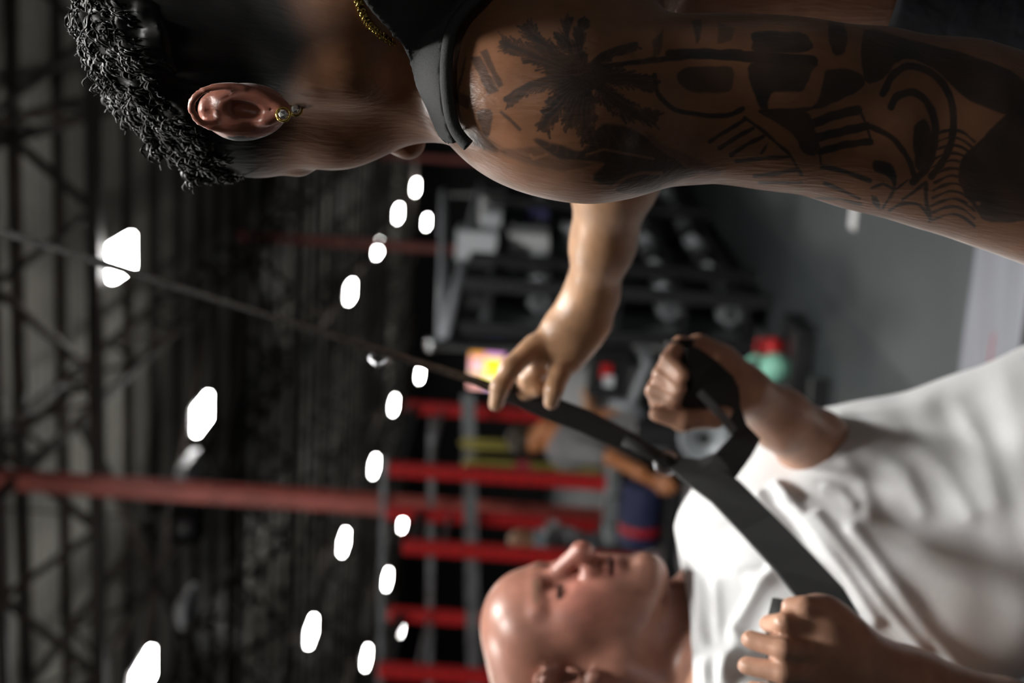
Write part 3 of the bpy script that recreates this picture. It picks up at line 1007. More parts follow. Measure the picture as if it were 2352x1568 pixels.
def shoe(c, f, parent):
    """low trainer standing at c, toe along f"""
    f = np.array([f[0], f[1], 0.0]); f /= np.linalg.norm(f)
    s = np.array([-f[1], f[0], 0])
    A = SDF()
    A.ell(c + f * .06 + [0, 0, .05], (.046, .135, .038), np.stack([s, f, [0, 0, 1]], 1), .03)
    A.chain([c + [0, 0, .10], c + f * .03 + [0, 0, .07]], [.046, .045], k=.03)
    v_, q_ = polygonise(lambda P: np.maximum(A.eval(P), .022 - P[:, 2]), *A.bounds(), .006, smooth=1)
    o = mesh_obj('shoe', v_, q_, M_shoe1, parent)
    n = 24
    ring = [c + f * (.06 + .14 * math.cos(2 * math.pi * k / n)) + s * .05 * math.sin(2 * math.pi * k / n) for k in range(n)]
    MB().add([np.array([r[0], r[1], z]) for z in (.001, .026) for r in ring], [(k, (k + 1) % n, n + (k + 1) % n, n + k) for k in range(n)] + [tuple(range(n - 1, -1, -1)), tuple(range(n, 2 * n))]).build('sole', M_sole, o)


for s_ in (-1, 1): shoe(np.array([hc[0] + .03, hc[1] + s_ * .11, 0]), (-.95, .3), TR)

# gold chain: linked rings lying round the neck
M_gold = mat('gold', (0.75, 0.52, 0.13), 0.25, 1.0)
cp = [(770, -120), (800, -50), (822, 0), (834, 34), (850, 58), (872, 78), (905, 100)]
CP = []
for t in np.linspace(0, len(cp) - 1.001, 40):
    i = int(t); w = t - i
    xx = cp[i][0] * (1 - w) + cp[i + 1][0] * w; yy = cp[i][1] * (1 - w) + cp[i + 1][1] * w
    ds = np.linspace(.86, 1.12, 131)
    ev = S.eval(np.array([pt(xx, yy, z) for z in ds]))
    j = np.nonzero(ev < 0.0012)[0]
    CP.append(pt(xx, yy, ds[j[0]] if len(j) else 1.0))
mb = MB()
for i in range(len(CP) - 1):
    a_, b_ = CP[i], CP[i + 1]
    t = b_ - a_; L_ = np.linalg.norm(t); t /= L_
    s_ = np.cross(t, W_); s_ /= np.linalg.norm(s_)
    n_ = np.cross(s_, t)
    u_ = s_ if i % 2 else (s_ * .5 + n_ * .85)
    ring = [(a_ + b_) / 2 + t * math.cos(k * math.pi / 5) * L_ * .72 + u_ * math.sin(k * math.pi / 5) * .0022 for k in range(11)]
    mb.tube(ring, .0008, 5, False)
mb.build('gold_chain', M_gold, TR, True)
# ear studs
M_gem = mat('clear_gem', (0.85, 0.85, 0.8), 0.08, 0.6)
for nm, (x, y) in (('earring_stud', (650, 262)), ('earring_drop', (679, 250))):
    ds = np.linspace(.84, 1.0, 161)
    ev = S.eval(np.array([pt(x, y, z) for z in ds]))
    j = np.nonzero(ev < 0.001)[0]
    c = pt(x, y, ds[j[0]] - .001 if len(j) else .9)
    g = MB()
    bm = bmesh.new(); bmesh.ops.create_icosphere(bm, subdivisions=1, radius=.0032)
    g.add([c + np.array(v_.co) for v_ in bm.verts], [[v_.index for v_ in f_.verts] for f_ in bm.faces]); bm.free()
    g.build(nm, M_gem, TR)
    MB().tube([c + .0042 * (math.cos(k * math.pi / 6) * XC + math.sin(k * math.pi / 6) * YC) + W_ * .001 for k in range(13)], .0009, 6, False).build('setting', M_gold, TR, True)

# hair: wavy crop on top
M_hair = mat('black_hair', (0.006, 0.0055, 0.0055), 0.5, spec=0.3)
SH = SDF()
hl_ = lambda *q: HO + RH @ np.array(q, float)
SH.ell(hl_(0, -0.016, 0.045), (0.080, 0.102, 0.078), RH, .02)
SH.ell(hl_(0, 0.034, 0.080), (0.058, 0.036, 0.022), RH, .03)                # quiff
SH.ell(hl_(0, 0.058, 0.080), (0.042, 0.018, 0.014), RH, .02)


def hairf(P):
    q = (P - HO) @ RH
    d = SH.eval(P) + 0.0028 * wob(q * np.array([1, .8, 1]), 210, 11) + .0022 * wob(q, 420, 12)
    cut = np.where(q[:, 1] > .05, .055 + (q[:, 1] - .05) * .9, .052 - (.05 - q[:, 1]) * .22)
    return -smin(-d, -(cut - q[:, 2]), .012)


Vh, Qh = polygonise(hairf, *[b + e for b, e in zip(SH.bounds(), (-.02, .02))], 0.0022, smooth=1)
ho = mesh_obj('hair', Vh, Qh, M_hair, TR)
Nh = normals(Vh, Qh)
qh = (Vh - HO) @ RH
can = np.nonzero((Nh @ RH[:, 2] > -.35) & (qh[:, 2] > .045))[0]
mb_v, mb_f = [], []
for s_ in rng.choice(can, 3800):
    p, nn = Vh[s_] - Nh[s_] * .002, Nh[s_]
    fw = RH[:, 1] - nn * (RH[:, 1] @ nn); fw /= np.linalg.norm(fw) + 1e-9
    sd = np.cross(nn, fw)
    th0, L_, cr = rng.normal(0, .6), rng.uniform(.009, .018), rng.uniform(.0016, .0036)
    ph = rng.uniform(0, 6.28)
    dr = fw * math.cos(th0) + sd * math.sin(th0)
    ns = 8
    base = len(mb_v)
    for i in range(ns):
        t = i / (ns - 1)
        c = p + dr * L_ * t + nn * (.0025 * math.sin(t * 3.1)) + cr * (math.sin(ph + t * 7) * sd + math.cos(ph + t * 7) * nn)
        r = .0015 * (1 - .6 * t)
        for k in range(3):
            mb_v.append(c + r * (math.cos(k * 2.09) * sd + math.sin(k * 2.09) * nn))
    for i in range(ns - 1):
        for k in range(3):
            mb_f.append((base + i * 3 + k, base + i * 3 + (k + 1) % 3, base + i * 3 + 3 + (k + 1) % 3, base + i * 3 + 3 + k))
tag(mesh_obj('curls', np.array(mb_v), np.array(mb_f), M_hair, ho), kind='stuff')

# ------------------------------------------------------------------ the bald man in the white T-shirt
WM = wroot('person', (-0.05, 1.62, 0))
tag(WM, 'bald man in a white T-shirt leaning back and pulling on both black handles', 'person')
B1 = SDF()
RW = frame((math.cos(.36) * math.cos(.2), -math.sin(.36) * math.cos(.2), math.sin(.2)), 0.0)
WO = pt(1283, 1368, 1.585) - RW @ np.array([0.032, 0.085, 0.0])
LW = head(B1, RW, WO, top=-0.018, ears=(1,), jaw=1.08, nose=1.07, eary=.008, chin=.008)
TOR = np.stack([np.array([.72, .66, .2]), np.array([.66, -.72, .05]), np.array([-.30, 0, .95])], 1)
TOR, _ = np.linalg.qr(TOR); TOR *= np.sign(np.array([TOR[0, 0], TOR[0, 1], TOR[2, 2]]))     # left, front, up of the leaning trunk
trunk = [(pt(1880, 1320, 1.66), (.185, .115, .145)), (pt(1960, 1292, 1.64), (.175, .118, .17)), (pt(2200, 1212, 1.61), (.165, .122, .20)), (pt(2560, 1090, 1.58), (.165, .125, .2))]
for c, r in trunk: B1.ell(c, r, TOR, .04)
nb = pt(1690, 1410, 1.67)
B1.chain([LW(0, -.025, -.04), LW(0, -.02, -.085), nb], [.060, .060, .066], k=.025)
B1.chain([nb, pt(1690, 1240, 1.75)], [.058, .05], k=.03)
B1.chain([nb, pt(1690, 1640, 1.52)], [.06, .06], k=.03)
armL = [pt(1690, 1230, 1.75), pt(1800, 1130, 1.71), pt(1935, 1075, 1.66)]
B1.chain(armL, [.054, .047, .041], k=.02)
foreL = [pt(1935, 1075, 1.66), pt(1870, 1022, 1.60), pt(1790, 960, 1.55), pt(1712, 897, 1.50)]
B1.chain(foreL, [.041, .039, .032, .0235], k=.015)
armR = [pt(1700, 1660, 1.50), pt(2100, 1820, 1.40), pt(2480, 1760, 1.32)]
B1.chain(armR, [.058, .05, .045], k=.02)
foreR = [pt(2480, 1760, 1.32), pt(2300, 1680, 1.28), pt(2080, 1598, 1.24), pt(1935, 1508, 1.21), pt(1890, 1480, 1.205)]
B1.chain(foreR, [.044, .045, .040, .030, .029], k=.015)
# far hand closed on its handle
B1.chain([foreL[-1], pt(1650, 850, 1.50)], [.0235, .026], k=.015)
B1.chain([pt(1660, 835, 1.505), pt(1605, 800, 1.505)], [.018, .016], k=.01)
B1.chain([pt(1690, 900, 1.51), pt(1620, 890, 1.515)], [.022, .02], k=.01)
hand = [((1600, 800, 1.50), (1562, 792, 1.485), (1535, 828, 1.468), (1566, 862, 1.455)),
        ((1605, 835, 1.505), (1540, 825, 1.49), (1518, 862, 1.47), (1560, 893, 1.455)),
        ((1605, 870, 1.51), (1522, 865, 1.50), (1502, 898, 1.475), (1550, 916, 1.455)),
        ((1610, 900, 1.515), (1520, 895, 1.505), (1512, 922, 1.48), (1545, 930, 1.462))]
for q in hand:
    B1.chain([pt(*z) for z in q], [.0112, .0100, .0094, .0084], k=.002)
B1.chain([pt(1690, 925, 1.495), pt(1640, 958, 1.475), pt(1570, 966, 1.46), pt(1508, 950, 1.455)], [.014, .0115, .011, .0085], k=.006)
# near hand
B1.ell(pt(1868, 1478, 1.205), (.034, .020, .040), frame((0, 1, 0), .6), .02)
nh = [((1890, 1420, 1.20), (1845, 1395, 1.185), (1815, 1392, 1.19)), ((1870, 1452, 1.195), (1800, 1432, 1.18), (1765, 1432, 1.20)),
      ((1870, 1500, 1.19), (1800, 1490, 1.165), (1722, 1468, 1.18)), ((1870, 1550, 1.19), (1800, 1545, 1.165), (1715, 1528, 1.18)),
      ((1870, 1600, 1.195), (1800, 1598, 1.175), (1730, 1585, 1.19))]
for q in nh:
    B1.chain([pt(*z) for z in q], [.012, .0090, .0080], k=.003)
B1.chain([pt(1880, 1420, 1.2), pt(1880, 1600, 1.2)], [.017, .017], k=.02)
lo, hi = B1.bounds()
lo = np.maximum(lo, [-.62, 1.0, .80])
V, Q = polygonise(lambda P: B1.eval(P), lo, hi, 0.0032, smooth=1)
X, Y, DD = proj(V)
LV = (V - WO) @ RW
skin = np.tile([0.50, 0.275, 0.185], (len(V), 1))
hd = np.linalg.norm(LV, axis=1) < .17
skin[hd] = [0.38, 0.175, 0.125]
rosy = hd & (LV[:, 1] > .03)
w = sstep(.04, .09, LV[:, 1]) * np.exp(-((LV[:, 2] + .02) / .05) ** 2) * hd
skin = skin * (1 - .5 * w[:, None]) + np.array([.44, .155, .125]) * .5 * w[:, None]
lip = np.exp(-((LV[:, 2] + .063) / .010) ** 2) * (LV[:, 1] > .07) * (np.abs(LV[:, 0]) < .024) * hd
skin = skin * (1 - .55 * lip[:, None]) + np.array([.42, .14, .13]) * .55 * lip[:, None]
stub = sstep(-.045, -.075, LV[:, 2]) * (LV[:, 1] > -.02) * hd
skin = skin * (1 - .35 * stub[:, None]) + np.array([.17, .11, .085]) * .35 * stub[:, None]
crop = sstep(.02, -.04, LV[:, 1]) * sstep(-.03, .02, LV[:, 2]) * (LV[:, 0] < .078) * hd
skin = skin * (1 - .45 * crop[:, None]) + np.array([.20, .125, .085]) * .45 * crop[:, None]
mouth = hd & (np.abs(LV[:, 2] + .063) < .0018) & (np.abs(LV[:, 0]) < .026) & (LV[:, 1] > .07)
skin[mouth] = [.2, .07, .06]
eye = hd & (np.abs(np.abs(LV[:, 0]) - .032) < .013) & (np.abs(LV[:, 2] + .003 - .02 * (np.abs(LV[:, 0]) - .032)) < .0028) & (LV[:, 1] > .07)
skin[eye] = [.05, .03, .025]
br = hd & (np.abs(LV[:, 2] - .024) < .004) & (np.abs(np.abs(LV[:, 0]) - .03) < .016) & (LV[:, 1] > .06)
skin[br] = [.27, .14, .095]
M_skin2 = skin_mat('ruddy_skin', 0.36, 0.08, 0.1, 300)
hw = pt(2560, 1090, 1.58)
fw = np.array([.66, -.72, 0]); lw = np.array([.72, .66, 0])
G = SDF(); G2 = SDF()
for s_ in (-1, 1):
    a_, b_, c_ = hw + lw * s_ * .085, hw * [1, 1, 0] + fw * .24 + lw * s_ * .13 + [0, 0, .47], hw * [1, 1, 0] + fw * .17 + lw * s_ * .15 + [0, 0, .09]
    G.chain([a_, b_, c_], [.09, .06, .042], k=.03)
    G2.chain([a_, a_ + (b_ - a_) * .75], [.112, .088], k=.04)
G2.ell(hw, (.165, .125, .12), TOR, .03)
Vl, Ql = polygonise(lambda P: G.eval(P), *G.bounds(), 0.008, smooth=1)
bo = mesh_obj('body', np.concatenate([V, Vl]), np.concatenate([Q, Ql + len(V)]), M_skin2, WM)
set_col(bo, np.concatenate([skin, np.tile([0.50, 0.275, 0.185], (len(Vl), 1))]))
Vl, Ql = polygonise(lambda P: G2.eval(P), *G2.bounds(), 0.008, smooth=2)
mesh_obj('shorts', Vl, Ql, mat('dark_grey_shorts', (0.03, 0.03, 0.033), .8), WM)
for s_ in (-1, 1): shoe(hw * [1, 1, 0] + fw * .17 + lw * s_ * .15, fw, WM)

# T-shirt
T1 = SDF()
for c, r in trunk: T1.ell(c, np.array(r) + .012, TOR, .05)
T1.chain([nb, pt(1680, 1240, 1.75)], [.066, .062], k=.03)
T1.chain([nb, pt(1690, 1640, 1.52)], [.055, .068], k=.03)
T1.chain([nb, nb + (LW(0, -.02, -.085) - nb) * .45], [.086, .078], k=.02)
T1.chain([armL[0], armL[1], pt(1875, 1098, 1.68)], [.070, .067, .066], k=.025)
T1.chain([armR[0], armR[0] * .55 + armR[1] * .45], [.07, .07], k=.03)
Vt, Qt = polygonise(lambda P: T1.eval(P, .02) + .0018 * wob(P, 60, 21), np.maximum(T1.bounds()[0], [-.62, 1.0, .84]) - .01, T1.bounds()[1] + .01, 0.0036, smooth=3)
Nt = normals(Vt, Qt)
x, y, d = proj(Vt)
fc = sstep(.05, -.5, Nt @ W_)                                 # folds run over the side turned to the room's front
folds = [([(1745, 1150), (1800, 1215), (1860, 1300), (1915, 1385)], 15, .011), ([(1800, 1130), (1870, 1220), (1950, 1330), (2010, 1420)], 17, .011), ([(1880, 1190), (1960, 1290), (2040, 1400), (2110, 1480)], 17, .010),
         ([(1960, 1220), (2050, 1340), (2130, 1450), (2200, 1520)], 20, .008), ([(1610, 1330), (1612, 1430), (1625, 1568)], 13, .008), ([(1650, 1340), (1650, 1440), (1662, 1560)], 13, .007),
         ([(1800, 1290), (1740, 1360), (1690, 1450), (1665, 1568)], 15, .010), ([(1840, 1300), (1770, 1330), (1730, 1330)], 16, .007), ([(1640, 1200), (1690, 1180), (1740, 1190)], 16, .005),
         ([(1755, 1135), (1790, 1120), (1820, 1150)], 12, .009), ([(1990, 1030), (2080, 1090), (2120, 1170)], 22, .003), ([(2070, 1000), (2170, 1080), (2230, 1180)], 22, .003),
         ([(1930, 1040), (1980, 1110), (2000, 1180)], 18, .003), ([(2200, 930), (2260, 1040), (2290, 1150)], 26, .003), ([(1960, 1160), (1930, 1130), (1900, 1120)], 12, .004), ([(1700, 1300), (1760, 1290), (1830, 1320)], 14, .006)]
h_ = np.zeros(len(Vt))
for pl, wd_, am in folds:
    h_ += am * np.exp(-(segdist(x, y, pl) / wd_) ** 2) * fc
h_ += .0014 * wob(np.c_[x, y * .5, y * 0], .05, 23) * fc
Vt = Vt + Nt * h_[:, None]
x, y, d = proj(Vt)
lc = (Vt - WO) @ RW
edge = np.where(y < 1400, 1556 + (y - 1262) * .17, 1580 + (y - 1400) * .06)
sleeve_cut = [(1925, 900), (1942, 1010), (1900, 1025), (1850, 1040), (1800, 1062), (1768, 1104), (1740, 1125), (1700, 1000)]
m = ((x > edge) | ((y > 1585) & (np.linalg.norm((Vt - nb) - ((Vt - nb) @ RW[:, 2])[:, None] * RW[:, 2], axis=1) > .085))) & ~((d > 1.74) & (lc[:, 2] > -.075) & (x < 1600))
Vt, Qt, us = keep(Vt, Qt, m)
Vt = edge_smooth(relax(Vt, Qt, 1), Qt)
M_tee = mat('white_cotton', (0.70, 0.71, 0.715), 0.8, noise=0.06, scale=500, bump=0.06)
te = mesh_obj('t_shirt', Vt, Qt, M_tee, WM)
te.modifiers.new('cloth', 'SOLIDIFY').thickness = 0.003

# ------------------------------------------------------------------ suspension strap
M_web = mat('black_webbing', (0.014, 0.015, 0.016), 0.55, noise=0.3, scale=300, bump=0.3, stretch=(1, 8, 1))
M_foam = mat('black_foam_grip', (0.008, 0.008, 0.008), 0.8)
M_cord = mat('grey_black_cord', (0.12, 0.115, 0.11), 0.6, noise=0.5, scale=200)
M_steel = mat('brushed_steel', (0.45, 0.46, 0.48), 0.3, 1.0)
ST = wroot('suspension_strap', tuple(pt(1560, 1065, 1.5)))
tag(ST, 'black suspension strap with two handles hanging from a long thin cord', 'strap')
top = pt(-3000, -417, 3.45)
top[2] = min(top[2], HC - .3)
g = pt(1150, 893, 1.462)
for s in (-1, 1):
    MB().tube([g + s * .002 * YC, (g * .6 + top * .4) + s * .004 * YC, top + s * .01 * YC], .0028, 6).build('cord', M_cord, ST, True)
MB().tube([pt(858, 806, 1.59), pt(852, 826, 1.588), pt(868, 838, 1.585), pt(890, 832, 1.583), pt(893, 816, 1.585), pt(870, 808, 1.588)], .0035, 7).build('carabiner', M_steel, ST, True)


def ribbon(cl, w, t, name, m, parent, up=None):
    """flat band through points cl, half width w, thickness t, facing the viewer side"""
    cl = [np.array(c) for c in cl]
    v, f = [], []
    n = len(cl)
    for i, c in enumerate(cl):
        T = cl[min(i + 1, n - 1)] - cl[max(i - 1, 0)]; T /= np.linalg.norm(T)
        A = np.cross(T, W_ if up is None else up); A /= np.linalg.norm(A)
        N = np.cross(A, T)
        ww = w[i] if not np.isscalar(w) else w
        v += [c + A * ww + N * t, c - A * ww + N * t, c - A * ww - N * t, c + A * ww - N * t]
    for i in range(n - 1):
        for k in range(4):
            f.append((4 * i + k, 4 * i + (k + 1) % 4, 4 * i + 4 + (k + 1) % 4, 4 * i + 4 + k))
    f += [(3, 2, 1, 0), (4 * n - 4, 4 * n - 3, 4 * n - 2, 4 * n - 1)]
    o = mesh_obj(name, v, f, m, parent, False)
    b_ = o.modifiers.new('bevel', 'BEVEL'); b_.width = t * .6; b_.segments = 2; b_.limit_method = 'ANGLE'
    return o


ribbon([pt(1150, 892, 1.475), pt(1250, 932, 1.48), pt(1340, 966, 1.485), pt(1440, 1014, 1.49), pt(1500, 1042, 1.495)], [.010, .0125, .0125, .0115, .006], .004, 'main_strap', M_web, ST)
MB().tube([pt(1430, 1010, 1.487), pt(1545, 1064, 1.5)], .007, 8).build('equaliser_loop', M_web, ST, True)
MB().tube([pt(1530 + 22 * math.cos(k * math.pi / 6), 1062 + 22 * math.sin(k * math.pi / 6), 1.5) for k in range(13)], .004, 7).build('steel_ring', M_steel, ST, True)
ribbon([pt(1545, 1062, 1.498), pt(1600, 1085, 1.485), pt(1665, 1128, 1.46), pt(1740, 1205, 1.42), pt(1820, 1290, 1.36), pt(1885, 1365, 1.30), pt(1915, 1420, 1.26)],
       [.008, .017, .019, .0195, .020, .022, .023], .002, 'handle_strap', M_web, ST, W_ * .9 - YC * .35)
MB().tube([pt(1815, 1385, 1.213), pt(1806, 1420, 1.213), pt(1800, 1470, 1.213), pt(1812, 1640, 1.215)], .016, 12).build('grip', M_foam, ST, True)
MB().tube([pt(1560, 780, 1.488), pt(1562, 850, 1.488), pt(1575, 960, 1.488)], .0155, 12).build('grip', M_foam, ST, True)


def plate(poly, t, name, m, parent):
    """webbing panel: outline points with their own distances, given a thickness along the view"""
    P = [pt(*q) for q in poly]
    n = len(P)
    bm = bmesh.new()
    a_ = [bm.verts.new(p) for p in P]
    fa = bm.faces.new(a_)
    r = bmesh.ops.extrude_face_region(bm, geom=[fa])
    bmesh.ops.translate(bm, verts=[g_ for g_ in r['geom'] if isinstance(g_, bmesh.types.BMVert)], vec=Vector(W_ * t))
    bmesh.ops.triangulate(bm, faces=[f_ for f_ in bm.faces if len(f_.verts) > 4])
    bmesh.ops.recalc_face_normals(bm, faces=bm.faces)
    me = bpy.data.meshes.new(name); bm.to_mesh(me); bm.free()
    me.materials.append(m)
    return link(bpy.data.objects.new(name, me), parent)


plate([(1578, 800, 1.462), (1600, 797, 1.466), (1645, 828, 1.47), (1684, 864, 1.472), (1699, 895, 1.474), (1700, 932, 1.476), (1716, 975, 1.48), (1748, 1008, 1.484), (1725, 1050, 1.486), (1690, 1098, 1.47), (1610, 1088, 1.48),
       (1550, 1066, 1.495), (1600, 1058, 1.49), (1645, 1040, 1.486), (1682, 1000, 1.48), (1684, 984, 1.476), (1662, 948, 1.472), (1565, 938, 1.462), (1560, 926, 1.458), (1590, 892, 1.456), (1588, 862, 1.456), (1580, 838, 1.458)],
      .006, 'handle_strap', M_web, ST)
ribbon([pt(1606, 900, 1.455), pt(1640, 935, 1.46), pt(1664, 962, 1.466), pt(1684, 990, 1.472)], .0045, .0022, 'strap_edge_highlight', mat('grey_edge_highlight', (0.16, 0.17, 0.18), 0.6), ST)  # highlight on the strap edge, painted as a paler grey ribbon

# ------------------------------------------------------------------ red racks behind the bald man
M_rack = mat('red_powder_coat', (0.56, 0.018, 0.020), 0.35)
M_pin = mat('black_hole_rubber', (0.01, 0.01, 0.01), 0.8)
M_beam = mat('grey_steel_beam', (0.20, 0.21, 0.22), 0.35, 0.6, noise=0.4, scale=9)
M_black = mat('black_powder_coat', (0.012, 0.012, 0.013), 0.45)
M_plate = mat('black_bumper_rubber', (0.016, 0.016, 0.017), 0.5)
M_hub = mat('chrome', (0.62, 0.63, 0.65), 0.22, 1.0)
M_greyp = mat('grey_iron', (0.13, 0.135, 0.14), 0.45, 0.3, noise=0.3, scale=20)


M_pink = mat('pink_rubber', (0.55, 0.06, 0.09), 0.5)
M_roundp = mat('pale_grey_disc', (0.4, 0.41, 0.42), 0.35, 0.3)


def up_px(x_top, y, D):
    """height in metres of the pixel row x_top over a base that stands at (1150, y) and distance D"""
    return pt(x_top, y, D)[2]


def disc(c, axis, r, t, n=20, hole=0.0):
    axis = np.array(axis, float); axis /= np.linalg.norm(axis)
    u = np.cross(axis, [0, 0, 1.0]); u /= np.linalg.norm(u)
    M = np.stack([u, np.cross(axis, u), axis], 1)
    return [(r * .3, -t * .3), (r * .32, -t / 2), (r * .8, -t * .35), (r * .86, -t / 2), (r * .97, -t / 2), (r, -t * .4), (r, t * .4), (r * .97, t / 2), (r * .86, t / 2), (r * .8, t * .35), (r * .32, t / 2), (r * .3, t * .3)], n, M, c


AX = np.array([SA, CA, 0]); PX = np.array([CA, -SA, 0])
UP3 = np.array([0, 0, 1.0])


def rack(ys, tops, Ds, label, plates):
    """power rack side: front and rear upright at the pixel columns ys, joined by beams, with pegs and plates"""
    base = [pt(1150, y, D) * np.array([1, 1, 0]) for y, D in zip(ys, Ds)]
    o = wroot('power_rack', tuple((base[0] + base[1]) / 2))
    tag(o, label, 'rack', 'red power racks')
    hs = []
    for b_, y, tx, D in zip(base, ys, tops, Ds):
        hgt = up_px(tx, y, D); hs.append(hgt)
        u = MB().box(b_ + UP3 * hgt / 2, (0.10, 0.10, hgt), ROT).build('upright', M_rack, o, bevel=.006)
        for k in range(int(hgt / .12)):
            MB().lathe([(.0125, -.052), (.0125, .052)], 8, np.stack([PX, UP3, AX], 1), b_ + UP3 * (.1 + .12 * k)).build('peg_hole', M_pin, u)
        MB().box(b_ + UP3 * .01, (.3, .3, .02), ROT).build('foot_plate', M_black, o)
    h0 = min(hs)
    MB().bar(base[0] + UP3 * .12, base[1] + UP3 * .12, .07, .07).build('foot_beam', M_black, o)
    MB().bar(base[0] + UP3 * (h0 - .05), base[1] + UP3 * (h0 - .05), .07, .07).build('top_beam', M_black, o)
    MB().tube([base[0] + UP3 * (h0 - .3), base[1] + UP3 * (h0 - .3)], .018, 8).build('pull_up_bar', M_beam, o)
    ra = base[1] - base[0]; ra /= np.linalg.norm(ra)
    for (f_, z, r, m) in plates:
        c = base[0] + (base[1] - base[0]) * f_ + UP3 * z
        pp = MB().lathe(*disc(c, AX * .5 - PX * .85, r, .07)).build('weight_plate', m, o, True)
        MB().lathe([(.03, -.06), (.03, .06)], 10, np.stack([PX, UP3, AX], 1), c).build('hub', M_hub, pp)
    return o


rack((1092, 948), (893, 935), (11.0, 12.3), 'red power rack right behind the grey shirted man, closest to the strap', ((.3, .5, .22, M_plate), (.6, 1.0, .2, M_greyp), (.8, .5, .22, M_plate), (.1, 1.36, .07, M_pink)))
rack((1268, 1192), (925, 885), (11.0, 12.0), 'red power rack in line with the red column, above the bald man\'s nose', ((.4, .55, .2, M_greyp), (.4, .98, .16, M_greyp), (.7, .5, .22, M_plate), (.8, 1.08, .07, M_roundp)))
rack((1556, 1425), (868, 890), (11.0, 12.2), 'red power rack behind the bald man\'s forehead, at the photo\'s edge', ((.3, .5, .22, M_plate), (.6, .5, .22, M_plate), (.5, 1.0, .2, M_greyp)))
# long grey beams tying the racks together
for (x0, y0, x1, y1, D, w, h, lab) in ((1075, 905, 1090, 1600, 11.75, .05, .11, 'long pale grey steel beam crossing all the red racks'), (992, 960, 985, 1600, 12.6, .05, .06, 'thin grey steel bar crossing above the long pale beam'),
                                  (882, 1050, 872, 1600, 12.9, .05, .05, 'faint topmost steel bar over the red racks')):
    MBb = MB().bar(pt(x0, y0, D), pt(x1, y1, D), w, h)
    o = MBb.build('rig_crossbeam', M_beam); tag(o, lab, 'beam', 'steel beams of the red rig')
# resistance bands
M_yel = mat('olive_yellow_latex', (0.42, 0.36, 0.07), 0.5)
for (x0, y0, x1, y1, D, lab) in ((1066, 1018, 1180, 1024, 11.7, 'yellow resistance band hanging above the grey shirted man\'s hair'), (1072, 1066, 1372, 1082, 11.62, 'olive yellow band hanging beside the grey shirted man\'s shoulder')):
    A, B = pt(x0, y0, D), pt(x1, y1, D)
    s_ = np.array([.03, 0, 0])
    loop = [A + s_ * .9, A + UP3 * .03, A - s_ * .9] + [B - s_ * .8, B - UP3 * .03, B + s_ * .8, A + s_ * .9]
    o = MB().tube(loop, .022, 6).build('resistance_band', M_yel, None, True); tag(o, lab, 'exercise band', 'yellow bands on the rack')
# odds and ends on the rack level
M_rub = mat('red_rubber', (0.5, 0.012, 0.015), 0.45)


# ------------------------------------------------------------------ plyo boxes and bench at the foot of the racks
M_grey2 = mat('pale_grey_vinyl', (0.24, 0.26, 0.27), 0.5)
M_navy = mat('navy_nylon', (0.02, 0.025, 0.08), 0.7)
D0 = 10.4


def flat_bench(x, y, D, w, label, m_pad):
    """low bench: pad top at the given pixel"""
    c = pt(x, y, D); z = c[2]
    o = wroot('flat_bench', (c[0], c[1], 0)); tag(o, label, 'bench', 'benches in front of the racks')
    MB().box((c[0], c[1], z - .045), (w, .34, .09), ROT).build('pad', m_pad, o, bevel=.02)
    for s in (-1, 1):
        q = np.array([c[0], c[1], 0]) + PX * s * w * .36
        MB().bar(q - AX * .25 + UP3 * .03, q + AX * .25 + UP3 * .03, .06, .06).build('foot', M_black, o)
        MB().bar(q + UP3 * .03, q + UP3 * (z - .09), .06, .06).build('leg', M_black, o)
    MB().bar(np.array([c[0], c[1], z - .12]) - PX * w * .36, np.array([c[0], c[1], z - .12]) + PX * w * .36, .06, .05).build('spine', M_black, o)
    return o


flat_bench(1392, 1135, 10.75, .7, 'grey padded bench at the foot of the red racks', M_grey2)
flat_bench(1392, 1420, 10.4, .75, 'grey padded bench behind the bald man\'s head', M_grey2)
bag = wroot('gym_bag', tuple(pt(1500, 1178, 10.0) * np.array([1, 1, 0]))); tag(bag, 'navy gym bag standing on the black box between the fist and the bald man\'s chin', 'bag')
cb = pt(1472, 1178, 10.0)
mb = MB().lathe([(.03, -.24), (.13, -.235), (.15, -.2), (.15, .2), (.13, .235), (.03, .24)], 16, np.stack([AX, UP3, PX], 1), cb)
mb.build('body', M_navy, bag, True)
MB().tube([cb + PX * .12 + UP3 * .12, cb + PX * .1 + UP3 * .24, cb - PX * .1 + UP3 * .24, cb - PX * .12 + UP3 * .12], .012, 6).build('handle', M_black, bag, True)
MB().lathe([(.152, -.03), (.152, .03)], 16, np.stack([AX, UP3, PX], 1), cb + PX * -.1).build('red_stripe', M_rub, bag, True)
zb = cb[2] - .153
px = wroot('plyo_box', (cb[0], cb[1], 0)); tag(px, 'black plyo box under the navy gym bag', 'box')
MB().box((cb[0], cb[1], zb / 2), (.75, .6, zb), ROT).build('body', M_black, px, bevel=.01)
MB().box(np.array([cb[0], cb[1], zb * .7]) - AX * .302, (.16, .01, .05), ROT).build('hand_hole', M_pin, px)

# ------------------------------------------------------------------ storage rack row on the other side
M_shelf = mat('black_shelf_steel', (0.008, 0.008, 0.009), 0.5)
M_back = mat('slate_backing', (0.20, 0.215, 0.225), 0.7, noise=0.5, scale=3)
M_whitebox = mat('white_plastic', (0.82, 0.84, 0.85), 0.5)
M_bluebox = mat('blue_violet_plastic', (0.10, 0.10, 0.30), 0.5)
P0 = -1.82
bays = [(7.95, 8.7), (8.72, 11.2), (11.22, 14.6), (14.62, 18.2)]
ZT = (0.14, 0.50, 0.88, 1.26, 1.62)
db_mesh = {}


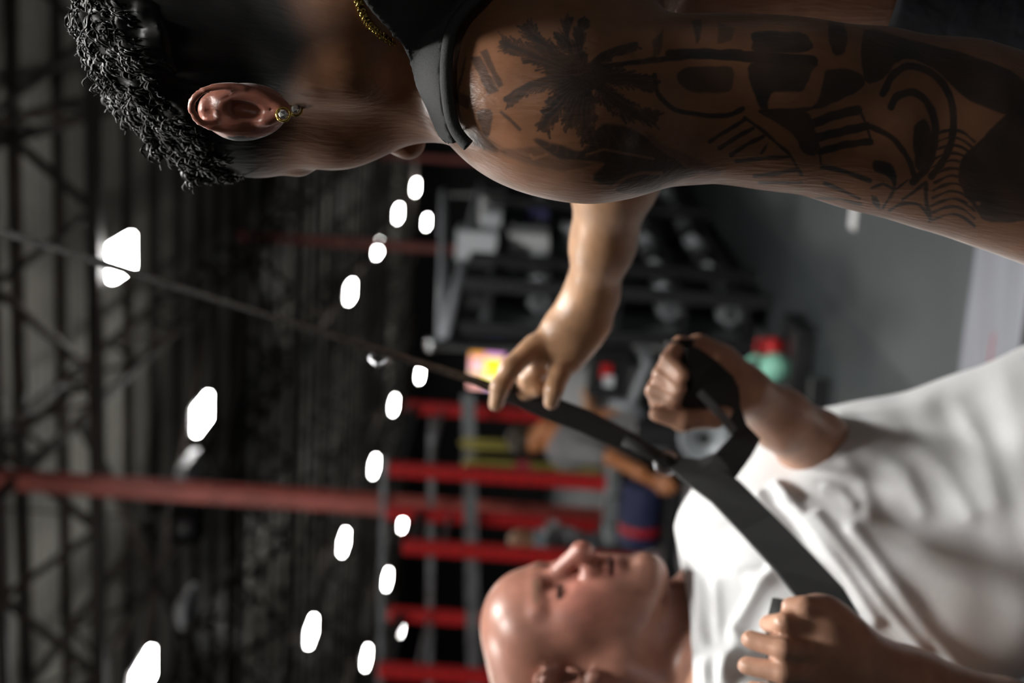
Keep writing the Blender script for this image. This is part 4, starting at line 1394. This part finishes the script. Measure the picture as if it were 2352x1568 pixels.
def dumbbell(c, axis, r, L, lab, m):
    """hex dumbbell: handle and two six-sided heads"""
    axis = np.array(axis, float)
    o = wroot('dumbbell', tuple(c)); tag(o, lab, 'dumbbell', 'dumbbells on the storage racks')
    s_ = np.cross(axis, UP3)
    M = np.stack([s_, UP3, axis], 1)
    MB().lathe([(.014, -L / 2), (.017, -L * .2), (.017, L * .2), (.014, L / 2)], 8, M, c).build('handle', M_hub, o, True)
    for s in (-1, 1):
        h = MB().lathe([(r * .8, -r * .62), (r, -r * .5), (r, r * .5), (r * .8, r * .62)], 6, M, c + axis * s * L * .36).build('head', m, o)
        MB().lathe([(r * .45, -.004), (r * .45, .004)], 10, M, c + axis * s * (L * .36 + r * .62)).build('end_cap', M_hub, h)
    return o


# pale tubs on the shelves, placed where they show
TUB = []
M_roll = mat('pale_foam', (0.62, 0.65, 0.68), 0.7)
for (x, y, w, h, m, nm, lab) in ((1150, 478, .34, .17, M_whitebox, 'storage_tub', 'white tub on the storage rack highest beside the tattooed shoulder'), (1158, 512, .3, .12, M_roll, 'storage_tub', 'pale grey tub just below the white tub beside the tattooed shoulder'),
                             (1165, 558, .34, .30, M_whitebox, 'storage_tub', 'large white tub behind the thin red column\'s foot'), (1120, 560, .22, .3, M_roll, 'storage_tub', 'tall pale tub next to the large white tub'),
                             (1265, 490, .2, .16, M_bluebox, 'storage_tub', 'blue violet tub beside the tattooed man\'s forearm'), (1275, 545, .16, .3, M_roll, 'storage_tub', 'narrow grey tub between blue tub and forearm')):
    r0 = W_ + (x - 1176) / F * XC - (y - 784) / F * YC
    # where the view of that pixel meets the front half of the shelves
    t = (P0 + .02 - to_bl(CAM)[1]) / (r0[0] * CA - r0[1] * SA)
    q = CAM + r0 * t
    zz = max(z for z in ZT if z <= max(q[2], .2)) + .018
    o = wroot(nm, (q[0], q[1], zz)); tag(o, lab, 'box', 'tubs on the storage racks')
    h2 = max(.1, min(h, .26))
    TUB.append((to_bl(q)[0], zz, w))
    MB().box((q[0], q[1], zz + h2 / 2), (.2, w * 1.1, h2), ROT).build('body', m, o, bevel=.015)
    MB().box((q[0], q[1], zz + h2 + .012), (.22, w * 1.15, .03), ROT).build('lid', m, o, bevel=.008)

M_hex = [mat('grey_hex_rubber', (0.17, 0.18, 0.19), 0.5), mat('light_grey_hex', (0.55, 0.58, 0.62), 0.45), mat('dark_hex', (0.022, 0.022, 0.024), 0.5)]
tier = ['bottom', 'second', 'third', 'fourth', 'top']
bayn = ['nearest storage rack bay', 'second storage rack bay', 'third storage rack bay', 'far storage rack bay']
for bi, (a0, a1) in enumerate(bays):
    o = wroot('storage_rack', tuple(bl((a0 + a1) / 2, P0, 0)))
    tag(o, ['black storage rack of weights nearest to the bald man\'s raised fist', 'black storage rack of weights behind the tattooed man\'s wrist', 'black storage rack of weights behind the tattooed man\'s forearm',
            'far black storage rack with white boxes behind the tattooed shoulder'][bi], 'rack', 'storage racks in a row')
    for a in (a0 + .03, a1 - .03):
        for p in (P0 - .13, P0 + .13):
            bbox_b(MB(), a, p, .89, (.07, .06, 1.78)).build('post', M_shelf, o)
    for z in ZT:
        bbox_b(MB(), (a0 + a1) / 2, P0, z, (.26, a1 - a0 - .06, .022)).build('shelf', M_shelf, o)
    bbox_b(MB(), (a0 + a1) / 2, P0 - .145, .88, (.02, a1 - a0 - .1, 1.6)).build('back_panel', M_back, o)
    for ti, z in enumerate(ZT[:4]):
        n = int((a1 - a0) / .35)
        for k in range(n):
            a = a0 + .24 + (a1 - a0 - .48) * k / max(1, n - 1)
            if random.random() < .1 or any(abs(a - t[0]) < t[2] * .6 + .2 and abs(z + .018 - t[1]) < .1 for t in TUB): continue
            r = random.uniform(.062, .085)
            dumbbell(bl(a, P0 + .02, z + .018 + r * .87), AX, r, min(random.uniform(.23, .26), .7 * (a1 - a0 - .48) / max(1, n - 1)),
                     '%s dumbbell, %s from the near end, %s shelf, %s' % (['grey', 'pale grey', 'dark'][k % 3], ['first', 'second', 'third', 'fourth', 'fifth', 'sixth', 'seventh', 'eighth', 'ninth', 'tenth', 'eleventh'][k], tier[ti], bayn[bi]), M_hex[k % 3])
# steel gantry over the storage racks
M_gant = mat('pale_grey_gantry', (0.55, 0.57, 0.62), 0.4)
ga = wroot('pull_up_gantry', tuple(bl(9, P0 - .5, 0))); tag(ga, 'grey steel gantry of two bars meeting over the storage racks', 'gantry')
A0 = on_p(1012, 790, -2.3)
MB().tube([A0, on_p(1016, 620, -2.3), on_p(1018, 440, -2.3)], .032, 8).build('cross_bar', M_gant, ga, True)
MB().tube([on_p(1022, 768, -2.22), on_p(1060, 610, -2.22), on_p(1102, 425, -2.22)], .032, 8).build('long_bar', M_gant, ga, True)
MB().tube([A0 * np.array([1, 1, 0]), A0 + UP3 * .03], .035, 8).build('post', M_shelf, ga, True)
e1 = on_p(1018, 440, -2.3)
MB().tube([e1 * np.array([1, 1, 0]), e1], .04, 8).build('post', M_shelf, ga, True)
MB().lathe([(.01, -.05), (.05, -.03), (.05, .03), (.01, .05)], 12, None, A0 + UP3 * .05).build('end_knob', M_hub, ga, True)


# ------------------------------------------------------------------ kettlebells on the floor
def kettlebell(x, y, D, r, m, lab, m2=None, z0=0.0):
    c = pt(x, y, D)
    base = np.array([c[0], c[1], z0])
    o = wroot('kettlebell', tuple(base)); tag(o, lab, 'kettlebell', 'kettlebells by the storage rack')
    cz = base + UP3 * (r * .92)
    pr = [(r * .62, -r * .92)] + [(r * math.sin(t), -r * math.cos(t)) for t in np.linspace(.75, 2.75, 10)] + [(r * .3, r * .98)]
    MB().lathe(pr, 20, None, cz).build('bell', m, o, True)
    MB().tube([cz + PX * -r * .55 + UP3 * r * .7, cz + PX * -r * .72 + UP3 * r * 1.3, cz - PX * r * .5 + UP3 * r * 1.72, cz + PX * r * .5 + UP3 * r * 1.72, cz + PX * r * .72 + UP3 * r * 1.3, cz + PX * r * .55 + UP3 * r * .7],
              r * .16, 8).build('handle', m2 or m, o, True)
    return o


M_mint = mat('mint_vinyl', (0.30, 0.68, 0.52), 0.4)
M_green = mat('dark_green_vinyl', (0.008, 0.10, 0.03), 0.4)
q = pt(1780, 895, 7.15)
pl = wroot('kettlebell_plinth', (q[0], q[1], 0)); tag(pl, 'low black plinth on the floor carrying the kettlebells', 'plinth')
MB().box((q[0], q[1], .05), (.72, .42, .1), ROT).build('deck', M_black, pl, bevel=.01)
MB().box(np.array([q[0], q[1], .05]) - AX * .212, (.58, .006, .07), ROT).build('front_strip', M_plate, pl)
kettlebell(1782, 845, 7.0, .075, M_mint, 'mint green kettlebell on the low plinth beside the raised forearm', z0=.1)
kettlebell(1800, 798, 7.2, .05, M_rub, 'small red kettlebell touching the mint green one', z0=.1)
kettlebell(1812, 918, 7.05, .07, M_green, 'dark green kettlebell half hidden by the raised forearm', z0=.1)
for x, y, D, lab in ((1760, 945, 7.25, 'black kettlebell behind the raised wrist'), (1775, 1020, 7.25, 'black kettlebell behind the white sleeve')):
    kettlebell(x, y, D, .075, M_plate, lab, z0=.1)

# ------------------------------------------------------------------ machines between the hands
M_frameg = mat('grey_machine_frame', (0.22, 0.235, 0.25), 0.4, 0.2)


def px_tube(mb, pts, r): return mb.tube([pt(*q) for q in pts], r, 8)


ex = wroot('exercise_machine', tuple(pt(1470, 900, 8.85) * np.array([1, 1, 0]))); tag(ex, 'black exercise machine with a grey angled frame between the two gripping hands', 'machine')
px_tube(MB(), [(1486, 806, 8.65), (1492, 828, 8.65), (1460, 905, 8.65), (1442, 945, 8.65)], .035).build('angled_frame', M_frameg, ex, True)
px_tube(MB(), [(1474, 800, 8.65), (1494, 845, 8.65)], .035).build('frame_head', M_frameg, ex, True)
px_tube(MB(), [(1400, 925, 8.65), (1455, 935, 8.65), (1475, 955, 8.65)], .035).build('lower_frame', M_frameg, ex, True)
q = pt(1400, 850, 8.95)
MB().box((q[0], q[1], q[2]), (.34, .12, .28), ROT).build('console', M_black, ex, bevel=.02)
q2 = pt(1392, 852, 8.86)
MB().box((q2[0] + .0, q2[1], q2[2]), (.09, .012, .07), ROT).build('red_label', M_rub, ex)
q3 = pt(1398, 875, 8.86)
MB().box((q3[0], q3[1], q3[2]), (.07, .012, .06), ROT).build('white_label', M_roll, ex)
b0 = pt(1440, 880, 8.95)
MB().box((b0[0], b0[1], b0[2] / 2), (.3, .3, b0[2]), ROT).build('pedestal', M_black, ex, bevel=.03)
bp0 = np.array([b0[0], b0[1], 0])
MB().bar(bp0 - PX * .5 + UP3 * .05, bp0 + PX * .5 + UP3 * .05, .12, .1).build('foot', M_black, ex)
for (x, y, D, r, m, lab) in ((1410, 752, -2.12, .055, M_hub, 'shiny silver ball end beside the tattooed man\'s wrist'), (1432, 806, -2.62, .05, M_greyp, 'small grey ball end next to the machine frame'), (1535, 997, -2.5, .06, M_hub, 'silver ball end behind the thumb of the raised fist')):
    c = on_p(x, y, D)
    o = wroot('barbell', tuple(c)); tag(o, lab, 'barbell', 'barbell sleeves stored upright')
    MB().lathe([(.01, -r), (r * .8, -r * .6), (r, 0), (r * .8, r * .6), (.01, r)], 14, None, c).build('end_ball', m, o, True)
    MB().tube([c - UP3 * r * .8, np.array([c[0], c[1], .02])], .014, 8).build('shaft', M_black, o, True)
    MB().lathe([(.1, 0), (.1, .03)], 16, None, np.array([c[0], c[1], 0.002])).build('foot_plate', M_black, o)
# leaning grey plate with a dark hole
c = pt(1618, 1005, 6.4)
o = wroot('weight_plate', tuple(c - UP3 * .16)); tag(o, 'grey weight plate with a dark hole seen through the handle loop', 'weight plate')
ax_ = np.array([-.1, -1, .25])
MB().lathe(*disc(c, ax_, .115, .05, 24)).build('rim', M_frameg, o, True)
ax_ /= np.linalg.norm(ax_); u = np.cross(ax_, UP3); u /= np.linalg.norm(u)
MB().lathe([(.028, -.03), (.028, .03)], 14, np.stack([u, np.cross(ax_, u), ax_], 1), c + ax_ * .004).build('bore', M_pin, o)
st = wroot('plate_tree', (c[0], c[1] + .25, 0)); tag(st, 'black plate stand behind the handle loop holding the grey plate', 'stand')
MB().bar(np.array([c[0], c[1] + .14, 0]), np.array([c[0], c[1] + .14, c[2] + .3]), .08, .08).build('post', M_black, st)
MB().bar(np.array([c[0] - .3, c[1] + .14, .04]), np.array([c[0] + .3, c[1] + .14, .04]), .08, .08).build('foot', M_black, st)
MB().tube([np.array([c[0], c[1] + .14, c[2]]), c + ax_ * -.02], .02, 8).build('peg', M_black, st, True)
# dark stack of mats and plates that closes the view below the racks
for (x, y, D, w, dpt, lab) in ((1455, 945, 10.6, .36, .4, 'black stacked mats behind the strap ring'), (1560, 1210, 8.2, .6, .4, 'black stacked mats behind the white shoulder')):
    c = pt(x, y, D)
    o = wroot('mat_stack', (c[0], c[1], 0)); tag(o, lab, 'mats', 'black mats stacked on the floor')
    n = max(2, int(c[2] / .07))
    for k in range(n):
        MB().box((c[0] + .01 * math.sin(k * 2.3), c[1], .036 + k * .07), (w, dpt, .064), ROT).build('exercise_mat', M_plate if k % 3 else M_black, o, bevel=.01)

# ------------------------------------------------------------------ wall screen with bright coloured picture
tv = empty('wall_screen', tuple(pt(1118, 838, 24.0)), -PSI); tag(tv, 'bright wall screen with pink, yellow and orange bands beside the gripping fingers', 'screen')
MB().box((0, 0, 0), (.86, .05, .62)).build('bezel', M_black, tv)
M_scr = bpy.data.materials.new('screen_picture'); M_scr.use_nodes = True
nt = M_scr.node_tree; bs = nt.nodes['Principled BSDF']
tc = nt.nodes.new('ShaderNodeTexCoord'); sx = nt.nodes.new('ShaderNodeSeparateXYZ'); nt.links.new(tc.outputs['Object'], sx.inputs[0])
rmp = []
for cols in (((0, (.10, .12, .5)), (.16, (.7, .3, .65)), (.33, (.9, .75, .02)), (.6, (1, .95, .12)), (.78, (.9, .55, .9))), ((0, (.06, .05, .05)), (.12, (.75, .32, .04)), (.33, (.95, .45, .45)), (.55, (1, .6, .6)), (.66, (.6, .4, .15)), (.78, (1, .5, .45)))):
    r = nt.nodes.new('ShaderNodeValToRGB'); r.color_ramp.interpolation = 'CONSTANT'
    for i, (p_, cc) in enumerate(cols):
        e_ = r.color_ramp.elements[i] if i < 2 else r.color_ramp.elements.new(p_)
        e_.position = p_; e_.color = (*cc, 1)
    mr = nt.nodes.new('ShaderNodeMapRange')
    mr.inputs['From Min'].default_value, mr.inputs['From Max'].default_value = .41, -.41
    nt.links.new(sx.outputs['X'], mr.inputs['Value']); nt.links.new(mr.outputs[0], r.inputs[0])
    rmp.append(r)
gt = nt.nodes.new('ShaderNodeMath'); gt.operation = 'GREATER_THAN'; gt.inputs[1].default_value = 0.03
nt.links.new(sx.outputs['Z'], gt.inputs[0])
mxn = nt.nodes.new('ShaderNodeMix'); mxn.data_type = 'RGBA'
nt.links.new(gt.outputs[0], mxn.inputs['Factor']); nt.links.new(rmp[0].outputs[0], mxn.inputs['A']); nt.links.new(rmp[1].outputs[0], mxn.inputs['B'])
nt.links.new(mxn.outputs['Result'], bs.inputs['Emission Color']); bs.inputs['Emission Strength'].default_value = 1.5
bs.inputs['Base Color'].default_value = (0, 0, 0, 1)
MB().box((0, -.028, 0), (.82, .006, .58)).build('display', M_scr, tv)
MB().box((0, .1, .2), (.06, .16, .06)).build('wall_bracket', M_black, tv)
zt = pt(1118, 838, 24.0)[2]
MB().box((0, .2, .1 - zt / 2), (.1, .08, zt + .2)).build('stand_post', M_black, tv)
MB().box((0, .2, .03 - zt), (.8, .5, .05)).build('stand_foot', M_black, tv)

# speaker hung on the truss beside the nearest column
c = pt(432, 1196, 13.6)
sp = empty('hanging_speaker', tuple(c), -PSI); tag(sp, 'black loudspeaker box hanging next to the red column under the roof', 'speaker')
MB().box((0, 0, 0), (.38, .3, .28)).build('cabinet', mat('matt_black_cabinet', (.003, .003, .003), .95, spec=.1), sp, bevel=.015)
MB().lathe([(.1, -.16), (.1, -.152), (.03, -.14), (.005, -.15)], 16, np.array([[1, 0, 0], [0, 0, 1], [0, 1, 0]], float)).build('cone', M_plate, sp, True)
MB().tube([(0, 0, .14), (0, 0, HC - .015 - c[2])], .012, 6).build('hanger', M_purlin, sp)

# ------------------------------------------------------------------ people further back
def far_person(label, D, parts, loc):
    """parts: list of (name, material colour, [(op, args)...]) in pixels; one body mesh plus clothes and hair"""
    o = wroot('person', tuple(loc)); tag(o, label, 'person', 'people training in the background')
    for nm, m, prims, h in parts:
        s = SDF()
        for pr in prims:
            k = pr[0]
            if k == 'ch':
                s.chain([pt(*q) for q in pr[1]], pr[2], k=.03)
            else:
                s.ell(pt(*pr[1]), pr[2], frame((0, 1, 0), pr[3] if len(pr) > 3 else 0), .02)
        Vp, Qp = polygonise(lambda P: s.eval(P), *s.bounds(), h, smooth=2)
        mesh_obj(nm, Vp, Qp, m, o)
    return o


M_fs = mat('orange_tan_skin', (0.50, 0.19, 0.075), 0.45, noise=.15, scale=8)
M_fs2 = mat('light_tan_skin', (0.50, 0.29, 0.17), 0.5, noise=.15, scale=8)
M_fhair = mat('dark_brown_hair', (0.035, 0.022, 0.012), 0.6, noise=.5, scale=60)
M_gs = mat('grey_marl_cotton', (0.21, 0.20, 0.205), 0.85, noise=.15, scale=12)
M_bs = mat('black_cotton', (0.015, 0.015, 0.018), 0.8)
M_shoe = mat('black_trainers', (0.02, 0.02, 0.02), 0.6)
Dg = 9.45
far_person('dark haired man in a grey T-shirt leaning over with one arm stretched down', Dg, [
    ('body', M_fs, [('el', (1228, 1010, Dg), (.085, .095, .105), .5), ('el', (1252, 985, Dg - .03), (.06, .07, .08), .6), ('ch', [(1245, 1000, Dg), (1290, 1010, Dg + .02)], [.062, .066]), ('ch', [(1300, 1015, Dg), (1480, 960, Dg + .05)], [.15, .13]),
                    ('ch', [(1345, 1040, Dg - .16), (1400, 1048, Dg - .22), (1470, 1085, Dg - .25), (1510, 1112, Dg - .25)], [.06, .052, .045, .034]), ('el', (1524, 1116, Dg - .25), (.05, .04, .05)),
                    ('ch', [(1513, 1095, Dg - .26), (1535, 1100, Dg - .29), (1544, 1116, Dg - .29)], [.018, .016, .014]), ('ch', [(1520, 1128, Dg - .27), (1542, 1130, Dg - .29)], [.017, .014]), ('ch', [(1527, 1105, Dg - .28), (1549, 1110, Dg - .29)], [.016, .014]),
                    ('ch', [(1527, 1118, Dg - .28), (1550, 1122, Dg - .29)], [.016, .014]), ('ch', [(1490, 930, Dg - .05), (1620, 940, Dg + .05), (1740, 930, Dg + .1)], [.1, .07, .05]), ('ch', [(1490, 985, Dg + .1), (1620, 1010, Dg + .15), (1740, 1000, Dg + .2)], [.1, .07, .05])], .011),
    ('hair', M_fhair, [('el', (1198, 1010, Dg + .02), (.105, .115, .10), .5)], .01),
    ('t_shirt', M_gs, [('ch', [(1308, 1020, Dg), (1400, 1000, Dg + .03), (1470, 965, Dg + .05)], [.17, .165, .15]), ('ch', [(1335, 1035, Dg - .14), (1372, 1042, Dg - .2)], [.085, .08])], .012),
    ('shorts', M_bs, [('ch', [(1480, 960, Dg + .05), (1520, 950, Dg + .05)], [.165, .15]), ('ch', [(1490, 930, Dg - .05), (1600, 940, Dg + .04)], [.125, .1]), ('ch', [(1490, 985, Dg + .1), (1600, 1005, Dg + .14)], [.125, .1])], .012),
    ('shoe', M_shoe, [('ch', [(1745, 925, Dg + .1), (1750, 960, Dg + .02)], [.055, .045])], .012), ('shoe', M_shoe, [('ch', [(1745, 1000, Dg + .2), (1750, 1035, Dg + .12)], [.055, .045])], .012)],
    (pt(1500, 980, Dg)[0], pt(1500, 980, Dg)[1], 0))
D2 = 9.8
M_teal = mat('teal_cotton', (0.10, 0.26, 0.28), 0.8)
far_person('person in a pale shirt partly hidden behind the tattooed man\'s fingers', D2, [
    ('body', M_fs2, [('el', (1222, 878, D2), (.08, .095, .11)), ('ch', [(1250, 880, D2), (1290, 885, D2)], [.06, .06]), ('ch', [(1310, 885, D2), (1500, 880, D2)], [.14, .13]), ('ch', [(1320, 925, D2 - .1), (1360, 935, D2 - .2), (1345, 900, D2 - .36)], [.055, .045, .035]),
                     ('ch', [(1500, 860, D2), (1700, 862, D2)], [.1, .055]), ('ch', [(1500, 905, D2), (1700, 905, D2)], [.1, .055])], .012),
    ('hair', M_fhair, [('el', (1208, 874, D2 + .04), (.088, .098, .085))], .011),
    ('headband', M_teal, [('el', (1222, 870, D2), (.089, .101, .018))], .008),
    ('t_shirt', mat('pale_grey_cotton', (0.42, 0.43, 0.44), .85), [('ch', [(1312, 885, D2), (1400, 883, D2), (1480, 880, D2)], [.165, .155, .145]), ('ch', [(1318, 925, D2 - .1), (1345, 932, D2 - .14)], [.075, .07])], .012),
    ('leggings', M_bs, [('ch', [(1500, 860, D2), (1690, 862, D2)], [.115, .06]), ('ch', [(1500, 905, D2), (1690, 905, D2)], [.115, .06])], .012)],
    (pt(1500, 880, D2)[0], pt(1500, 880, D2)[1], 0))
D3 = 12.75
far_person('tan person in a blue grey top standing between the red uprights', D3, [
    ('body', M_fs2, [('el', (1200, 1240, D3), (.10, .10, .13)), ('ch', [(1220, 1240, D3), (1250, 1240, D3)], [.07, .07]), ('ch', [(1260, 1240, D3), (1420, 1240, D3)], [.13, .12]), ('ch', [(1420, 1220, D3), (1535, 1220, D3)], [.09, .05]), ('ch', [(1420, 1246, D3), (1535, 1246, D3)], [.09, .05])], .014),
    ('hair', M_fhair, [('el', (1184, 1244, D3 + .05), (.095, .1, .07))], .012),
    ('top', mat('blue_grey_cotton', (0.16, 0.2, 0.23), .85), [('ch', [(1262, 1240, D3), (1400, 1240, D3)], [.165, .15])], .014),
    ('trousers', M_bs, [('ch', [(1410, 1222, D3), (1530, 1220, D3)], [.11, .06]), ('ch', [(1410, 1243, D3), (1530, 1246, D3)], [.11, .06])], .014)],
    (pt(1500, 1240, D3)[0], pt(1500, 1240, D3)[1], 0))
